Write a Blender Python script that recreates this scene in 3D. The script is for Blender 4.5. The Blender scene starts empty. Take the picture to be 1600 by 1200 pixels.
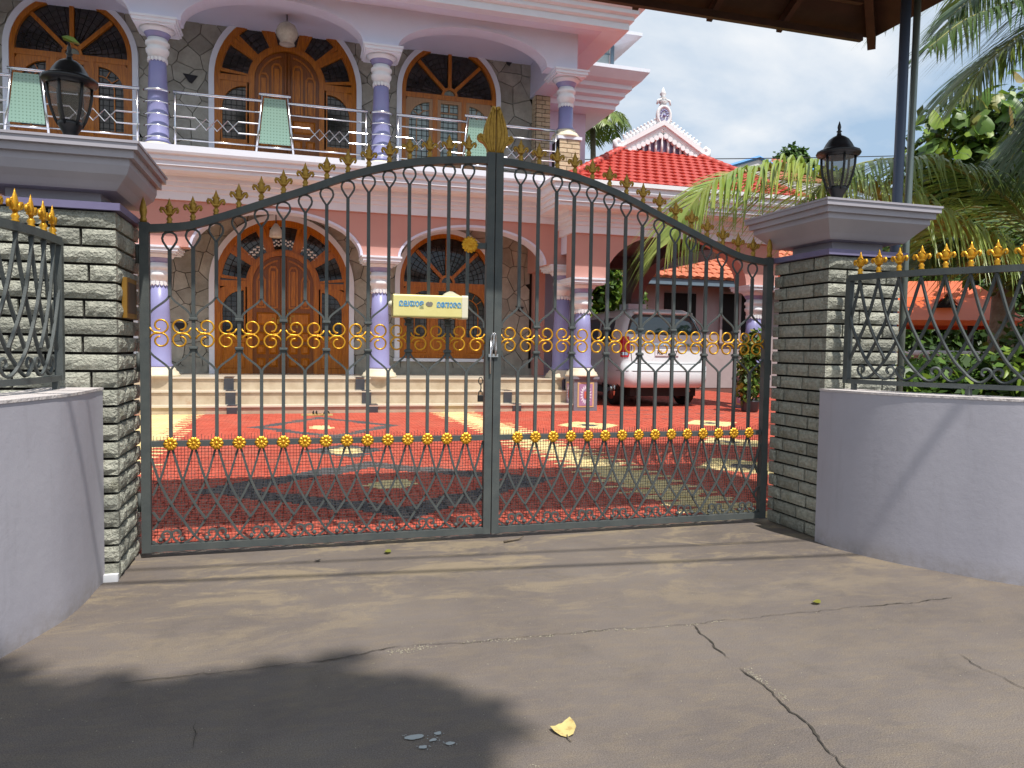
import bpy, math, random
import numpy as np
from mathutils import Vector, Matrix

# ------------------------------------------------------------------ camera, sky, sun
S = bpy.context.scene
COL = S.collection
PI = math.pi
rad = math.radians
EYE = 1.15
YAW, PITCH, ROLL, FPX = rad(16.154), rad(2.718), rad(0.869), 1153.7

_f = np.array([math.sin(YAW)*math.cos(PITCH), math.cos(YAW)*math.cos(PITCH), -math.sin(PITCH)])
_r = np.array([math.cos(YAW), -math.sin(YAW), 0.0])
_u = np.cross(_r, _f)
_c, _s = math.cos(ROLL), math.sin(ROLL)
CR, CU = _c*_r + _s*_u, -_s*_r + _c*_u
cam_data = bpy.data.cameras.new('camera')
cam_data.sensor_width = 36.0
cam_data.lens = FPX/1600*36.0
cam_data.clip_start = 0.05
cam_data.clip_end = 3000
cam = bpy.data.objects.new('camera', cam_data)
COL.objects.link(cam)
cam.matrix_world = Matrix(((CR[0], CU[0], -_f[0], 0), (CR[1], CU[1], -_f[1], 0), (CR[2], CU[2], -_f[2], EYE), (0, 0, 0, 1)))
S.camera = cam

# direction towards the sun: from behind the camera and a little to the right, high up
SUN = Vector((0.27, -1.0, 2.12)).normalized()
sun_data = bpy.data.lights.new('sun', 'SUN')
sun_data.energy = 5.0
sun_data.angle = rad(0.53)
sun_data.color = (1.0, 0.955, 0.895)
sun = bpy.data.objects.new('sun', sun_data)
COL.objects.link(sun)
sun.location = (0, 0, 30)
sun.rotation_euler = SUN.to_track_quat('Z', 'Y').to_euler()

world = bpy.data.worlds.new('World')
S.world = world
world.use_nodes = True
nt = world.node_tree
nt.nodes.clear()
wout = nt.nodes.new('ShaderNodeOutputWorld')
bg = nt.nodes.new('ShaderNodeBackground')
sky = nt.nodes.new('ShaderNodeTexSky')
sky.sky_type = 'NISHITA'
sky.sun_disc = False
sky.sun_elevation = math.asin(SUN.z)
sky.sun_rotation = math.atan2(SUN.x, SUN.y)
sky.air_density = 1.0
sky.dust_density = 1.4
sky.ozone_density = 1.2
bg.inputs['Strength'].default_value = 0.102
tc = nt.nodes.new('ShaderNodeTexCoord')
sep = nt.nodes.new('ShaderNodeSeparateXYZ')
nt.links.new(tc.outputs['Generated'], sep.inputs[0])
zz = nt.nodes.new('ShaderNodeMath'); zz.operation = 'MAXIMUM'; zz.inputs[1].default_value = 0.0
nt.links.new(sep.outputs['Z'], zz.inputs[0])
za = nt.nodes.new('ShaderNodeMath'); za.operation = 'ADD'; za.inputs[1].default_value = 0.22
nt.links.new(zz.outputs[0], za.inputs[0])
dx = nt.nodes.new('ShaderNodeMath'); dx.operation = 'DIVIDE'
dy = nt.nodes.new('ShaderNodeMath'); dy.operation = 'DIVIDE'
nt.links.new(sep.outputs['X'], dx.inputs[0]); nt.links.new(za.outputs[0], dx.inputs[1])
nt.links.new(sep.outputs['Y'], dy.inputs[0]); nt.links.new(za.outputs[0], dy.inputs[1])
cmb = nt.nodes.new('ShaderNodeCombineXYZ')
nt.links.new(dx.outputs[0], cmb.inputs[0]); nt.links.new(dy.outputs[0], cmb.inputs[1])
cmb.inputs[2].default_value = 3.7
cn = nt.nodes.new('ShaderNodeTexNoise')
cn.inputs['Scale'].default_value = 1.15
cn.inputs['Detail'].default_value = 9
cn.inputs['Roughness'].default_value = 0.52
cn.inputs['Distortion'].default_value = 0.25
nt.links.new(cmb.outputs[0], cn.inputs['Vector'])
cr = nt.nodes.new('ShaderNodeValToRGB')
cr.color_ramp.elements[0].position = 0.42
cr.color_ramp.elements[0].color = (0.0, 0.0, 0.0, 1)
cr.color_ramp.elements[1].position = 0.63
cr.color_ramp.elements[1].color = (1, 1, 1, 1)
nt.links.new(cn.outputs['Fac'], cr.inputs['Fac'])
haze_mix = nt.nodes.new('ShaderNodeMix'); haze_mix.data_type = 'RGBA'     # thin veil of high cloud over the clear sky
haze_mix.inputs[0].default_value = 0.72
haze_mix.inputs[7].default_value = (5.0, 6.8, 8.9, 1)
nt.links.new(sky.outputs['Color'], haze_mix.inputs[6])
cmix = nt.nodes.new('ShaderNodeMix'); cmix.data_type = 'RGBA'
cmix.inputs[7].default_value = (9.6, 9.75, 9.9, 1)
nt.links.new(cr.outputs['Color'], cmix.inputs[0])
nt.links.new(haze_mix.outputs[2], cmix.inputs[6])
nt.links.new(cmix.outputs[2], bg.inputs['Color'])
nt.links.new(bg.outputs[0], wout.inputs['Surface'])

S.view_settings.view_transform = 'Standard'
S.view_settings.look = 'None'
S.view_settings.gamma = 1.0
S.view_settings.use_curve_mapping = False
S.view_settings.exposure = 0.0
S.render.engine = 'CYCLES'
S.cycles.max_bounces = 6
S.cycles.diffuse_bounces = 4
S.cycles.glossy_bounces = 3
S.cycles.transmission_bounces = 4
S.cycles.transparent_max_bounces = 12
S.cycles.caustics_reflective = False
S.cycles.caustics_refractive = False
S.cycles.sample_clamp_indirect = 6.0

R = random.Random(7)


def at(px, py, Y):
    """World point on the plane y = Y that the photograph shows at (px, py)."""
    d = CR*((px-800)/FPX) - CU*((py-600)/FPX) + _f
    t = Y/d[1]
    return Vector((d[0]*t, Y, EYE + d[2]*t))


# ------------------------------------------------------------------ materials
def mat(name, col, col2=None, scale=6.0, rough=0.65, metal=0.0, bump=0.0, bscale=60.0, spec=0.4, objvar=0.0,
        lo=0.35, hi=0.65, coat=0.0, stretch=None, detail=6.0, trans=0.0, bdist=0.02, col3=None, scale3=1.2, lo3=0.5, hi3=0.7):
    m = bpy.data.materials.new(name)
    m.use_nodes = True
    n = m.node_tree
    b = n.nodes['Principled BSDF']
    b.inputs['Base Color'].default_value = (*col, 1)
    b.inputs['Roughness'].default_value = rough
    b.inputs['Metallic'].default_value = metal
    b.inputs['Specular IOR Level'].default_value = spec
    if coat:
        b.inputs['Coat Weight'].default_value = coat
        b.inputs['Coat Roughness'].default_value = 0.08
    geo = n.nodes.new('ShaderNodeNewGeometry')
    src = geo.outputs['Position']
    if stretch:
        mp = n.nodes.new('ShaderNodeMapping')
        mp.inputs['Scale'].default_value = stretch
        n.links.new(src, mp.inputs['Vector'])
        src = mp.outputs[0]
    cur = None
    if col2 is not None:
        no = n.nodes.new('ShaderNodeTexNoise')
        no.inputs['Scale'].default_value = scale
        no.inputs['Detail'].default_value = detail
        no.inputs['Roughness'].default_value = 0.62
        n.links.new(src, no.inputs['Vector'])
        rp = n.nodes.new('ShaderNodeValToRGB')
        rp.color_ramp.elements[0].position = lo
        rp.color_ramp.elements[0].color = (*col, 1)
        rp.color_ramp.elements[1].position = hi
        rp.color_ramp.elements[1].color = (*col2, 1)
        n.links.new(no.outputs['Fac'], rp.inputs['Fac'])
        cur = rp.outputs['Color']
    if col3 is not None:
        no3 = n.nodes.new('ShaderNodeTexNoise')
        no3.inputs['Scale'].default_value = scale3
        no3.inputs['Detail'].default_value = 8
        no3.inputs['Roughness'].default_value = 0.68
        n.links.new(src, no3.inputs['Vector'])
        r3 = n.nodes.new('ShaderNodeValToRGB')
        r3.color_ramp.elements[0].position = lo3
        r3.color_ramp.elements[0].color = (0, 0, 0, 1)
        r3.color_ramp.elements[1].position = hi3
        r3.color_ramp.elements[1].color = (1, 1, 1, 1)
        n.links.new(no3.outputs['Fac'], r3.inputs['Fac'])
        mx = n.nodes.new('ShaderNodeMix'); mx.data_type = 'RGBA'
        n.links.new(r3.outputs['Color'], mx.inputs[0])
        if cur is not None:
            n.links.new(cur, mx.inputs[6])
        else:
            mx.inputs[6].default_value = (*col, 1)
        mx.inputs[7].default_value = (*col3, 1)
        cur = mx.outputs[2]
    if objvar:
        oi = n.nodes.new('ShaderNodeObjectInfo')
        mr = n.nodes.new('ShaderNodeMapRange')
        mr.inputs['To Min'].default_value = 1-objvar
        mr.inputs['To Max'].default_value = 1+objvar
        n.links.new(oi.outputs['Random'], mr.inputs['Value'])
        hv = n.nodes.new('ShaderNodeHueSaturation')
        n.links.new(mr.outputs[0], hv.inputs['Value'])
        if cur is not None:
            n.links.new(cur, hv.inputs['Color'])
        else:
            hv.inputs['Color'].default_value = (*col, 1)
        cur = hv.outputs['Color']
    if cur is not None:
        n.links.new(cur, b.inputs['Base Color'])
    if bump:
        nb = n.nodes.new('ShaderNodeTexNoise')
        nb.inputs['Scale'].default_value = bscale
        nb.inputs['Detail'].default_value = 5
        n.links.new(src, nb.inputs['Vector'])
        bp = n.nodes.new('ShaderNodeBump')
        bp.inputs['Strength'].default_value = bump
        bp.inputs['Distance'].default_value = bdist
        n.links.new(nb.outputs['Fac'], bp.inputs['Height'])
        n.links.new(bp.outputs[0], b.inputs['Normal'])
    if trans:
        out = n.nodes['Material Output']
        tl = n.nodes.new('ShaderNodeBsdfTranslucent')
        if cur is not None:
            n.links.new(cur, tl.inputs['Color'])
        else:
            tl.inputs['Color'].default_value = (*col, 1)
        ms = n.nodes.new('ShaderNodeMixShader')
        ms.inputs[0].default_value = trans
        n.links.new(b.outputs[0], ms.inputs[1])
        n.links.new(tl.outputs[0], ms.inputs[2])
        n.links.new(ms.outputs[0], out.inputs['Surface'])
    return m


M = {}
M['crack'] = mat('crack_dirt', (.035, .03, .026), (.07, .06, .045), scale=30, rough=.95)
M['grit'] = mat('pale_grit', (.30, .26, .19), (.42, .38, .30), scale=60, rough=.95, bump=.6, bscale=200)
M['soil'] = mat('garden_soil', (.09, .07, .04), (.05, .075, .02), scale=1.1, rough=.95, bump=.6, bscale=12)
M['red_paver'] = mat('red_paver', (.48, .075, .042), (.56, .105, .06), scale=2.4, rough=.72, bump=.3, bscale=160, bdist=.004)
M['yellow_paver'] = mat('yellow_paver', (.80, .63, .27), (.86, .70, .36), scale=3, rough=.75, bump=.3, bscale=160, bdist=.004)
M['black_paver'] = mat('black_paver', (.075, .075, .08), (.10, .10, .10), scale=4, rough=.75, bump=.3, bscale=160, bdist=.004)
M['joint'] = mat('paver_bed', (.10, .03, .02), rough=.95)
M['plaster_edge'] = mat('pale_plaster_edge', (.66, .60, .57), (.54, .50, .50), scale=14, rough=.8, bump=.4, bscale=50)
M['cap'] = mat('lilac_cap_paint', (.42, .40, .44), (.38, .36, .40), scale=3, rough=.55, bump=.12, bscale=40, bdist=.006)
M['cap_dark'] = mat('violet_band_paint', (.17, .15, .27), (.20, .18, .30), scale=6, rough=.55)
M['granite'] = mat('grey_green_granite', (.30, .305, .25), (.47, .465, .385), scale=42, rough=.85, bump=1.0, bscale=95, bdist=.016, objvar=.22,
                   col3=(.24, .23, .15), scale3=7, lo3=.58, hi3=.75)
M['mortar'] = mat('dark_mortar', (.018, .017, .016), rough=.95)
M['iron'] = mat('grey_painted_iron', (.074, .085, .085), (.10, .11, .105), scale=9, rough=.5, bump=.15, bscale=180, spec=.25, col3=(.13, .085, .055), scale3=38, lo3=.66, hi3=.74)
M['gold'] = mat('gold_paint', (.80, .42, .035), (.70, .33, .02), scale=40, rough=.32, metal=.55, bump=.25, bscale=160, bdist=.004)
M['gold_old'] = mat('dull_gold_paint', (.50, .30, .05), (.34, .19, .03), scale=60, rough=.42, metal=.45, bump=.35, bscale=160, bdist=.004)
M['wire'] = mat('mesh_wire', (.10, .09, .085), rough=.55, metal=.3)
M['stone'] = mat('crazy_stone', (.30, .285, .24), (.42, .405, .35), scale=5, rough=.8, bump=.5, bscale=30, bdist=.012, objvar=.18)
M['stone_black'] = mat('black_stone', (.02, .018, .022), rough=.5)
M['grout'] = mat('dark_grout', (.016, .013, .011), rough=.95)
M['house'] = mat('pale_lilac_paint', (.70, .71, .86), (.66, .67, .81), scale=1.2, rough=.6, bump=.08, bscale=50, bdist=.006)
M['salmon'] = mat('salmon_bounce_paint', (.60, .31, .26), (.56, .285, .24), scale=1.2, rough=.6, bump=.08, bscale=50, bdist=.006)  # salmon tint paints in the red light bounced from the paving
M['porch_shade'] = mat('brown_porch_shade', (.20, .125, .12), (.17, .105, .10), scale=1.5, rough=.7)  # dark brown puts the shade inside the car porch into its colour
M['trim'] = mat('pale_lilac_trim', (.80, .835, .92), (.76, .79, .87), scale=2, rough=.5)
M['white'] = mat('white_paint', (.84, .85, .87), (.79, .80, .82), scale=4, rough=.5)
M['violet'] = mat('violet_column_paint', (.27, .27, .50), (.29, .29, .52), scale=2, rough=.35, coat=.15)
M['cream'] = mat('cream_paint', (.78, .72, .55), (.70, .62, .45), scale=6, rough=.6)
M['marble'] = mat('beige_marble', (.42, .33, .225), (.55, .46, .34), scale=4.5, rough=.28, detail=10, lo=.3, hi=.6, col3=(.40, .23, .13), scale3=3.5, lo3=.6, hi3=.75)
M['marble_edge'] = mat('pale_marble_edge', (.66, .59, .47), rough=.25)
M['granite_and_shadow'] = mat('black_granite_and_shadow', (.06, .065, .075), rough=.3)  # dark stone of the pot; also colours the shadow strips on the steps
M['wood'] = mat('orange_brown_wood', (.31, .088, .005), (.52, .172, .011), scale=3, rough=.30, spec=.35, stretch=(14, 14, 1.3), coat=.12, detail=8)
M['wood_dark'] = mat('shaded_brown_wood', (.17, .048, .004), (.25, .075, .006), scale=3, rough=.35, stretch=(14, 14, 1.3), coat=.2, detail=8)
M['wood_pale'] = mat('pale_window_wood', (.36, .20, .10), (.43, .25, .13), scale=3, rough=.4, stretch=(12, 12, 1.2), detail=8)
M['glass'] = mat('dark_window_glass', (.018, .016, .015), (.04, .034, .03), scale=3, rough=.06, spec=.6)
M['curtain_glass'] = mat('window_glass_with_curtain', (.22, .31, .30), (.34, .43, .41), scale=3, rough=.08, spec=.6, stretch=(6, 6, .6))
M['leading'] = mat('black_window_leading', (.008, .007, .006), rough=.5)
M['steel'] = mat('stainless_steel', (.72, .72, .74), rough=.2, metal=1.0)
M['roof_red'] = mat('bright_red_roof_tile', (.52, .075, .05), (.46, .06, .045), scale=8, rough=.45, bump=.1, bscale=60)
M['roof_orange'] = mat('orange_roof_tile', (.62, .20, .10), (.52, .15, .075), scale=5, rough=.6)
M['roof_far'] = mat('faded_red_roof_tile', (.50, .17, .11), (.44, .14, .09), scale=2, rough=.7)
M['tin'] = mat('orange_sheet_metal', (.72, .13, .025), (.66, .11, .02), scale=3, rough=.45)
M['canopy'] = mat('brown_canopy_sheet', (.065, .03, .02), (.045, .02, .014), scale=7, rough=.7)
M['pedestal_grey'] = mat('blue_grey_granite', (.19, .195, .235), (.23, .235, .27), scale=30, rough=.35)
M['canopy_beam'] = mat('brown_canopy_steel', (.08, .034, .022), (.055, .024, .016), scale=9, rough=.6)
M['pipe_blue'] = mat('blue_grey_pipe_paint', (.09, .115, .17), rough=.4)
M['pipe_green'] = mat('grey_green_pipe', (.32, .36, .31), rough=.35, metal=.5)
M['lantern'] = mat('black_cast_metal', (.012, .012, .013), rough=.38, spec=.5)
M['box'] = mat('cream_yellow_plastic', (.80, .72, .30), (.76, .67, .26), scale=8, rough=.35)
M['box_pale'] = mat('pale_cream_plastic', (.78, .73, .55), rough=.4)
M['blue_ink'] = mat('blue_print', (.05, .30, .62), rough=.5)
M['grey_ink'] = mat('grey_print', (.22, .20, .17), rough=.5)
M['black_ink'] = mat('black_print', (.02, .02, .02), rough=.5)
M['car_white'] = mat('white_car_paint', (.74, .79, .82), rough=.25, coat=.6)
M['car_glass'] = mat('dark_car_glass', (.02, .05, .055), rough=.03, spec=1.0, coat=.5)
M['car_black'] = mat('black_plastic', (.012, .012, .012), rough=.55)
M['tail_red'] = mat('red_lamp_lens', (.55, .015, .02), rough=.12, coat=.6)
M['chrome'] = mat('chrome', (.7, .7, .7), rough=.12, metal=1.0)
M['rubber'] = mat('black_rubber', (.015, .015, .015), rough=.8)
M['bark'] = mat('grey_brown_bark', (.13, .10, .07), (.20, .16, .12), scale=8, rough=.9, bump=.8, bscale=20)
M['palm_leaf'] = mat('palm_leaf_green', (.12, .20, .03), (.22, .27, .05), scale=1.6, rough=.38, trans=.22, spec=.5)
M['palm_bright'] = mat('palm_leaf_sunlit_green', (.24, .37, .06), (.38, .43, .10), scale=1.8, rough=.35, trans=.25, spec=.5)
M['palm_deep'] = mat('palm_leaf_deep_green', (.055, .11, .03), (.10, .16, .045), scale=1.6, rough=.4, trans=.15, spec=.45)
M['rachis'] = mat('palm_stalk_yellow_green', (.30, .28, .07), (.22, .22, .06), scale=4, rough=.5)
M['leaf_dark'] = mat('dark_green_leaf', (.03, .07, .014), (.06, .115, .022), scale=2.5, rough=.45, trans=.18, spec=.4)
M['leaf_mid'] = mat('green_leaf', (.075, .16, .02), (.14, .24, .04), scale=2.2, rough=.42, trans=.22, spec=.4)
M['leaf_bright'] = mat('bright_green_leaf', (.16, .28, .028), (.28, .38, .06), scale=2.0, rough=.35, trans=.28, spec=.45)
M['leaf_yellow'] = mat('yellow_green_leaf', (.28, .26, .045), (.20, .24, .05), scale=3, rough=.4, trans=.25)
M['leaf_brown'] = mat('russet_leaf', (.26, .15, .04), (.20, .16, .04), scale=4, rough=.5, trans=.2)
M['dry_leaf'] = mat('dry_yellow_leaf', (.62, .50, .20), (.38, .22, .07), scale=38, rough=.6, lo=.5, hi=.72)
M['far_wall'] = mat('far_white_wall', (.70, .67, .68), rough=.7)
M['far_blue'] = mat('blue_edge_paint', (.10, .28, .60), rough=.6)
M['annex_wall'] = mat('annex_pink_wall', (.52, .42, .42), (.46, .37, .37), scale=2, rough=.7)
M['blue_grey'] = mat('blue_grey_fascia_paint', (.17, .24, .30), rough=.6)
M['dark_room'] = mat('dark_opening', (.012, .010, .010), rough=.8)
M['wing_wall'] = mat('grey_green_render', (.42, .47, .47), rough=.7)
M['flower'] = mat('pink_flower', (.55, .18, .28), rough=.5)
M['lamp_glass'] = mat('milky_lamp_glass', (.62, .58, .50), (.5, .46, .38), scale=20, rough=.25)
M['plate_gold'] = mat('nameplate_frame', (.32, .17, .03), rough=.4, metal=.3)
M['plate_dark'] = mat('nameplate_face', (.05, .025, .012), (.08, .04, .02), scale=12, rough=.35)
M['brick'] = mat('beige_split_brick', (.50, .38, .24), (.60, .49, .33), scale=14, rough=.8, bump=.5, bscale=60, bdist=.01, objvar=.18)
M['tile_violet'] = mat('lilac_tile_print', (.80, .76, .86), rough=.25)
M['tile_red'] = mat('red_tile_print', (.62, .16, .10), rough=.25)
M['tile_plum'] = mat('plum_tile_print', (.42, .24, .40), rough=.25)
M['tile_frame'] = mat('ochre_tile_frame', (.66, .45, .22), rough=.3)
M['pale_stain'] = mat('pale_paint_spill', (.40, .42, .41), rough=.9)


def glass_mat(name, col, alpha):
    m = bpy.data.materials.new(name)
    m.use_nodes = True
    n = m.node_tree
    b = n.nodes['Principled BSDF']
    b.inputs['Base Color'].default_value = (*col, 1)
    b.inputs['Roughness'].default_value = .06
    tr = n.nodes.new('ShaderNodeBsdfTransparent')
    ms = n.nodes.new('ShaderNodeMixShader')
    ms.inputs[0].default_value = alpha
    n.links.new(tr.outputs[0], ms.inputs[1])
    n.links.new(b.outputs[0], ms.inputs[2])
    n.links.new(ms.outputs[0], n.nodes['Material Output'].inputs['Surface'])
    return m


M['lantern_glass'] = glass_mat('smoky_lantern_glass', (.16, .14, .11), .45)


def dotted_glass():
    m = mat('green_frosted_glass_with_dots', (.33, .50, .42), rough=.2, spec=.5)
    n = m.node_tree
    b = n.nodes['Principled BSDF']
    geo = n.nodes.new('ShaderNodeNewGeometry')
    mp = n.nodes.new('ShaderNodeMapping')
    mp.inputs['Scale'].default_value = (19, 0, 19)
    mp.inputs['Rotation'].default_value = (0, 0, 0)
    n.links.new(geo.outputs['Position'], mp.inputs['Vector'])
    vo = n.nodes.new('ShaderNodeTexVoronoi')
    vo.inputs['Randomness'].default_value = 0.0
    vo.inputs['Scale'].default_value = 1.0
    n.links.new(mp.outputs[0], vo.inputs['Vector'])
    rp = n.nodes.new('ShaderNodeValToRGB')
    rp.color_ramp.interpolation = 'CONSTANT'
    rp.color_ramp.elements[0].color = (.13, .22, .17, 1)
    rp.color_ramp.elements[1].position = .21
    rp.color_ramp.elements[1].color = (.25, .39, .31, 1)
    n.links.new(vo.outputs['Distance'], rp.inputs['Fac'])
    n.links.new(rp.outputs['Color'], b.inputs['Base Color'])
    return m


def nodes_of(m):
    n = m.node_tree
    return n, n.nodes['Principled BSDF'], n.nodes.new('ShaderNodeNewGeometry')


def noise(n, src, scale, detail=6, rough=.6, dist=0.0, stretch=None):
    if stretch:
        mp = n.nodes.new('ShaderNodeMapping')
        mp.inputs['Scale'].default_value = stretch
        mp.inputs['Rotation'].default_value = (0, 0, .5)
        n.links.new(src, mp.inputs['Vector'])
        src = mp.outputs[0]
    t = n.nodes.new('ShaderNodeTexNoise')
    t.inputs['Scale'].default_value = scale
    t.inputs['Detail'].default_value = detail
    t.inputs['Roughness'].default_value = rough
    t.inputs['Distortion'].default_value = dist
    n.links.new(src, t.inputs['Vector'])
    return t.outputs['Fac']


def ramp(n, fac, stops, interp='LINEAR'):
    r = n.nodes.new('ShaderNodeValToRGB')
    r.color_ramp.interpolation = interp
    e = r.color_ramp.elements
    while len(e) < len(stops):
        e.new(.5)
    for k, (p, c) in zip(e, stops):
        k.position = p
        k.color = (*c, 1) if hasattr(c, '__len__') else (c, c, c, 1)
    n.links.new(fac, r.inputs['Fac'])
    return r.outputs['Color']


def mixc(n, fac, a, b, mode='MIX'):
    x = n.nodes.new('ShaderNodeMix'); x.data_type = 'RGBA'; x.blend_type = mode
    for idx, v in ((0, fac), (6, a), (7, b)):
        if isinstance(v, (int, float)):
            x.inputs[idx].default_value = v
        elif isinstance(v, tuple):
            x.inputs[idx].default_value = (*v, 1)
        else:
            n.links.new(v, x.inputs[idx])
    return x.outputs[2]


def math2(n, op, a, b):
    x = n.nodes.new('ShaderNodeMath'); x.operation = op
    for idx, v in ((0, a), (1, b)):
        if isinstance(v, (int, float)):
            x.inputs[idx].default_value = v
        else:
            n.links.new(v, x.inputs[idx])
    return x.outputs[0]


def axis(n, geo, k):
    sp = n.nodes.new('ShaderNodeSeparateXYZ')
    n.links.new(geo.outputs['Position'], sp.inputs[0])
    return sp.outputs[k]


def maprange(n, v, a, b, c=0.0, d=1.0):
    x = n.nodes.new('ShaderNodeMapRange')
    for nm, q in (('From Min', a), ('From Max', b), ('To Min', c), ('To Max', d)):
        x.inputs[nm].default_value = q
    n.links.new(v, x.inputs['Value'])
    return x.outputs[0]


# worn driveway: brown grey concrete, speckled with aggregate, sandy wear in front of the gate
m = mat('driveway_concrete', (.17, .14, .11), rough=.85)
n, b, geo = nodes_of(m)
P_ = geo.outputs['Position']
base = ramp(n, noise(n, P_, .9, 8, .65), [(.30, (.125, .104, .092)), (.50, (.160, .134, .117)), (.70, (.195, .165, .142))])
base = mixc(n, ramp(n, noise(n, P_, 7, 8, .7, .6, (1.0, 3.2, 1)), [(.45, 0.0), (.75, .55)]), base, (.225, .175, .115))
wear = ramp(n, noise(n, P_, 1.7, 11, .74, .5, (1.0, 2.2, 1)), [(.50, 0.0), (.585, 1.0)])
near = maprange(n, axis(n, geo, 1), 2.6, 3.8, .08, .66)
base = mixc(n, math2(n, 'MULTIPLY', wear, near), base, (.31, .245, .155))
dark = ramp(n, noise(n, P_, 3.1, 9, .7, .5), [(.55, 0.0), (.74, .45)])
base = mixc(n, dark, base, (.088, .076, .066))
agg = ramp(n, noise(n, P_, 260, 2, .5), [(.36, .72), (.5, 1.0), (.66, 1.28)])
base = mixc(n, 1.0, base, agg, 'MULTIPLY')
pits = ramp(n, noise(n, P_, 95, 3, .6), [(.66, 0.0), (.72, .6)])
base = mixc(n, pits, base, (.30, .26, .20))
n.links.new(base, b.inputs['Base Color'])
bp = n.nodes.new('ShaderNodeBump'); bp.inputs['Strength'].default_value = .65; bp.inputs['Distance'].default_value = .006
n.links.new(math2(n, 'ADD', noise(n, P_, 170, 4), math2(n, 'MULTIPLY', noise(n, P_, 14, 6), .55)), bp.inputs['Height'])
n.links.new(bp.outputs[0], b.inputs['Normal'])
M['concrete'] = m

# painted render of the compound wall: rain streaks, splashed foot, faint patches
m = mat('lilac_plaster', (.36, .35, .385), rough=.75)
n, b, geo = nodes_of(m)
P_ = geo.outputs['Position']
base = ramp(n, noise(n, P_, 1.5, 7, .6), [(.3, (.42, .405, .455)), (.7, (.49, .475, .525))])
streak = ramp(n, noise(n, P_, 5, 8, .7, .1, (3.2, 3.2, .35)), [(.54, 0.0), (.78, .5)])
base = mixc(n, streak, base, (.36, .345, .38))
pale = ramp(n, noise(n, P_, 9, 9, .75, .4, (1, 1, 3)), [(.62, 0.0), (.74, .5)])
base = mixc(n, pale, base, (.47, .46, .48))
foot = math2(n, 'MULTIPLY', maprange(n, axis(n, geo, 2), .0, .11, .55, .0), ramp(n, noise(n, P_, 16, 7, .7), [(.38, .2), (.62, 1.0)]))
base = mixc(n, foot, base, (.25, .21, .165))
n.links.new(base, b.inputs['Base Color'])
bp = n.nodes.new('ShaderNodeBump'); bp.inputs['Strength'].default_value = .16; bp.inputs['Distance'].default_value = .008
n.links.new(math2(n, 'ADD', noise(n, P_, 24, 6), math2(n, 'MULTIPLY', noise(n, P_, 120, 3), .25)), bp.inputs['Height'])
n.links.new(bp.outputs[0], b.inputs['Normal'])
M['plaster'] = m

# each paving block gets its own tone
for k, tone in (('red_paver', .16), ('yellow_paver', .10), ('black_paver', .14)):
    m = M[k]
    n, b, geo = nodes_of(m)
    old = b.inputs['Base Color'].links[0].from_socket
    hv = n.nodes.new('ShaderNodeHueSaturation')
    n.links.new(old, hv.inputs['Color'])
    n.links.new(maprange(n, geo.outputs['Random Per Island'], 0, 1, 1-tone, 1+tone), hv.inputs['Value'])
    dust = ramp(n, noise(n, geo.outputs['Position'], .8, 8, .7), [(.46, 0.0), (.75, .22)])
    n.links.new(mixc(n, dust, hv.outputs['Color'], (.40, .27, .19)), b.inputs['Base Color'])

M['panel_glass'] = dotted_glass()


# ------------------------------------------------------------------ object helpers
def thing(name, label, cat, loc=(0, 0, 0), group=None):
    o = bpy.data.objects.new(name, None)
    o.empty_display_size = .2
    COL.objects.link(o)
    o.location = loc
    o['label'] = label
    o['category'] = cat
    if group:
        o['group'] = group
    return o


def tag(o, label=None, cat=None, group=None, kind=None):
    for k, v in (('label', label), ('category', cat), ('group', group), ('kind', kind)):
        if v:
            o[k] = v
    return o


def root_loc(o):
    p = Vector((0, 0, 0))
    while o is not None:
        p += o.location
        o = o.parent
    return p


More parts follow.
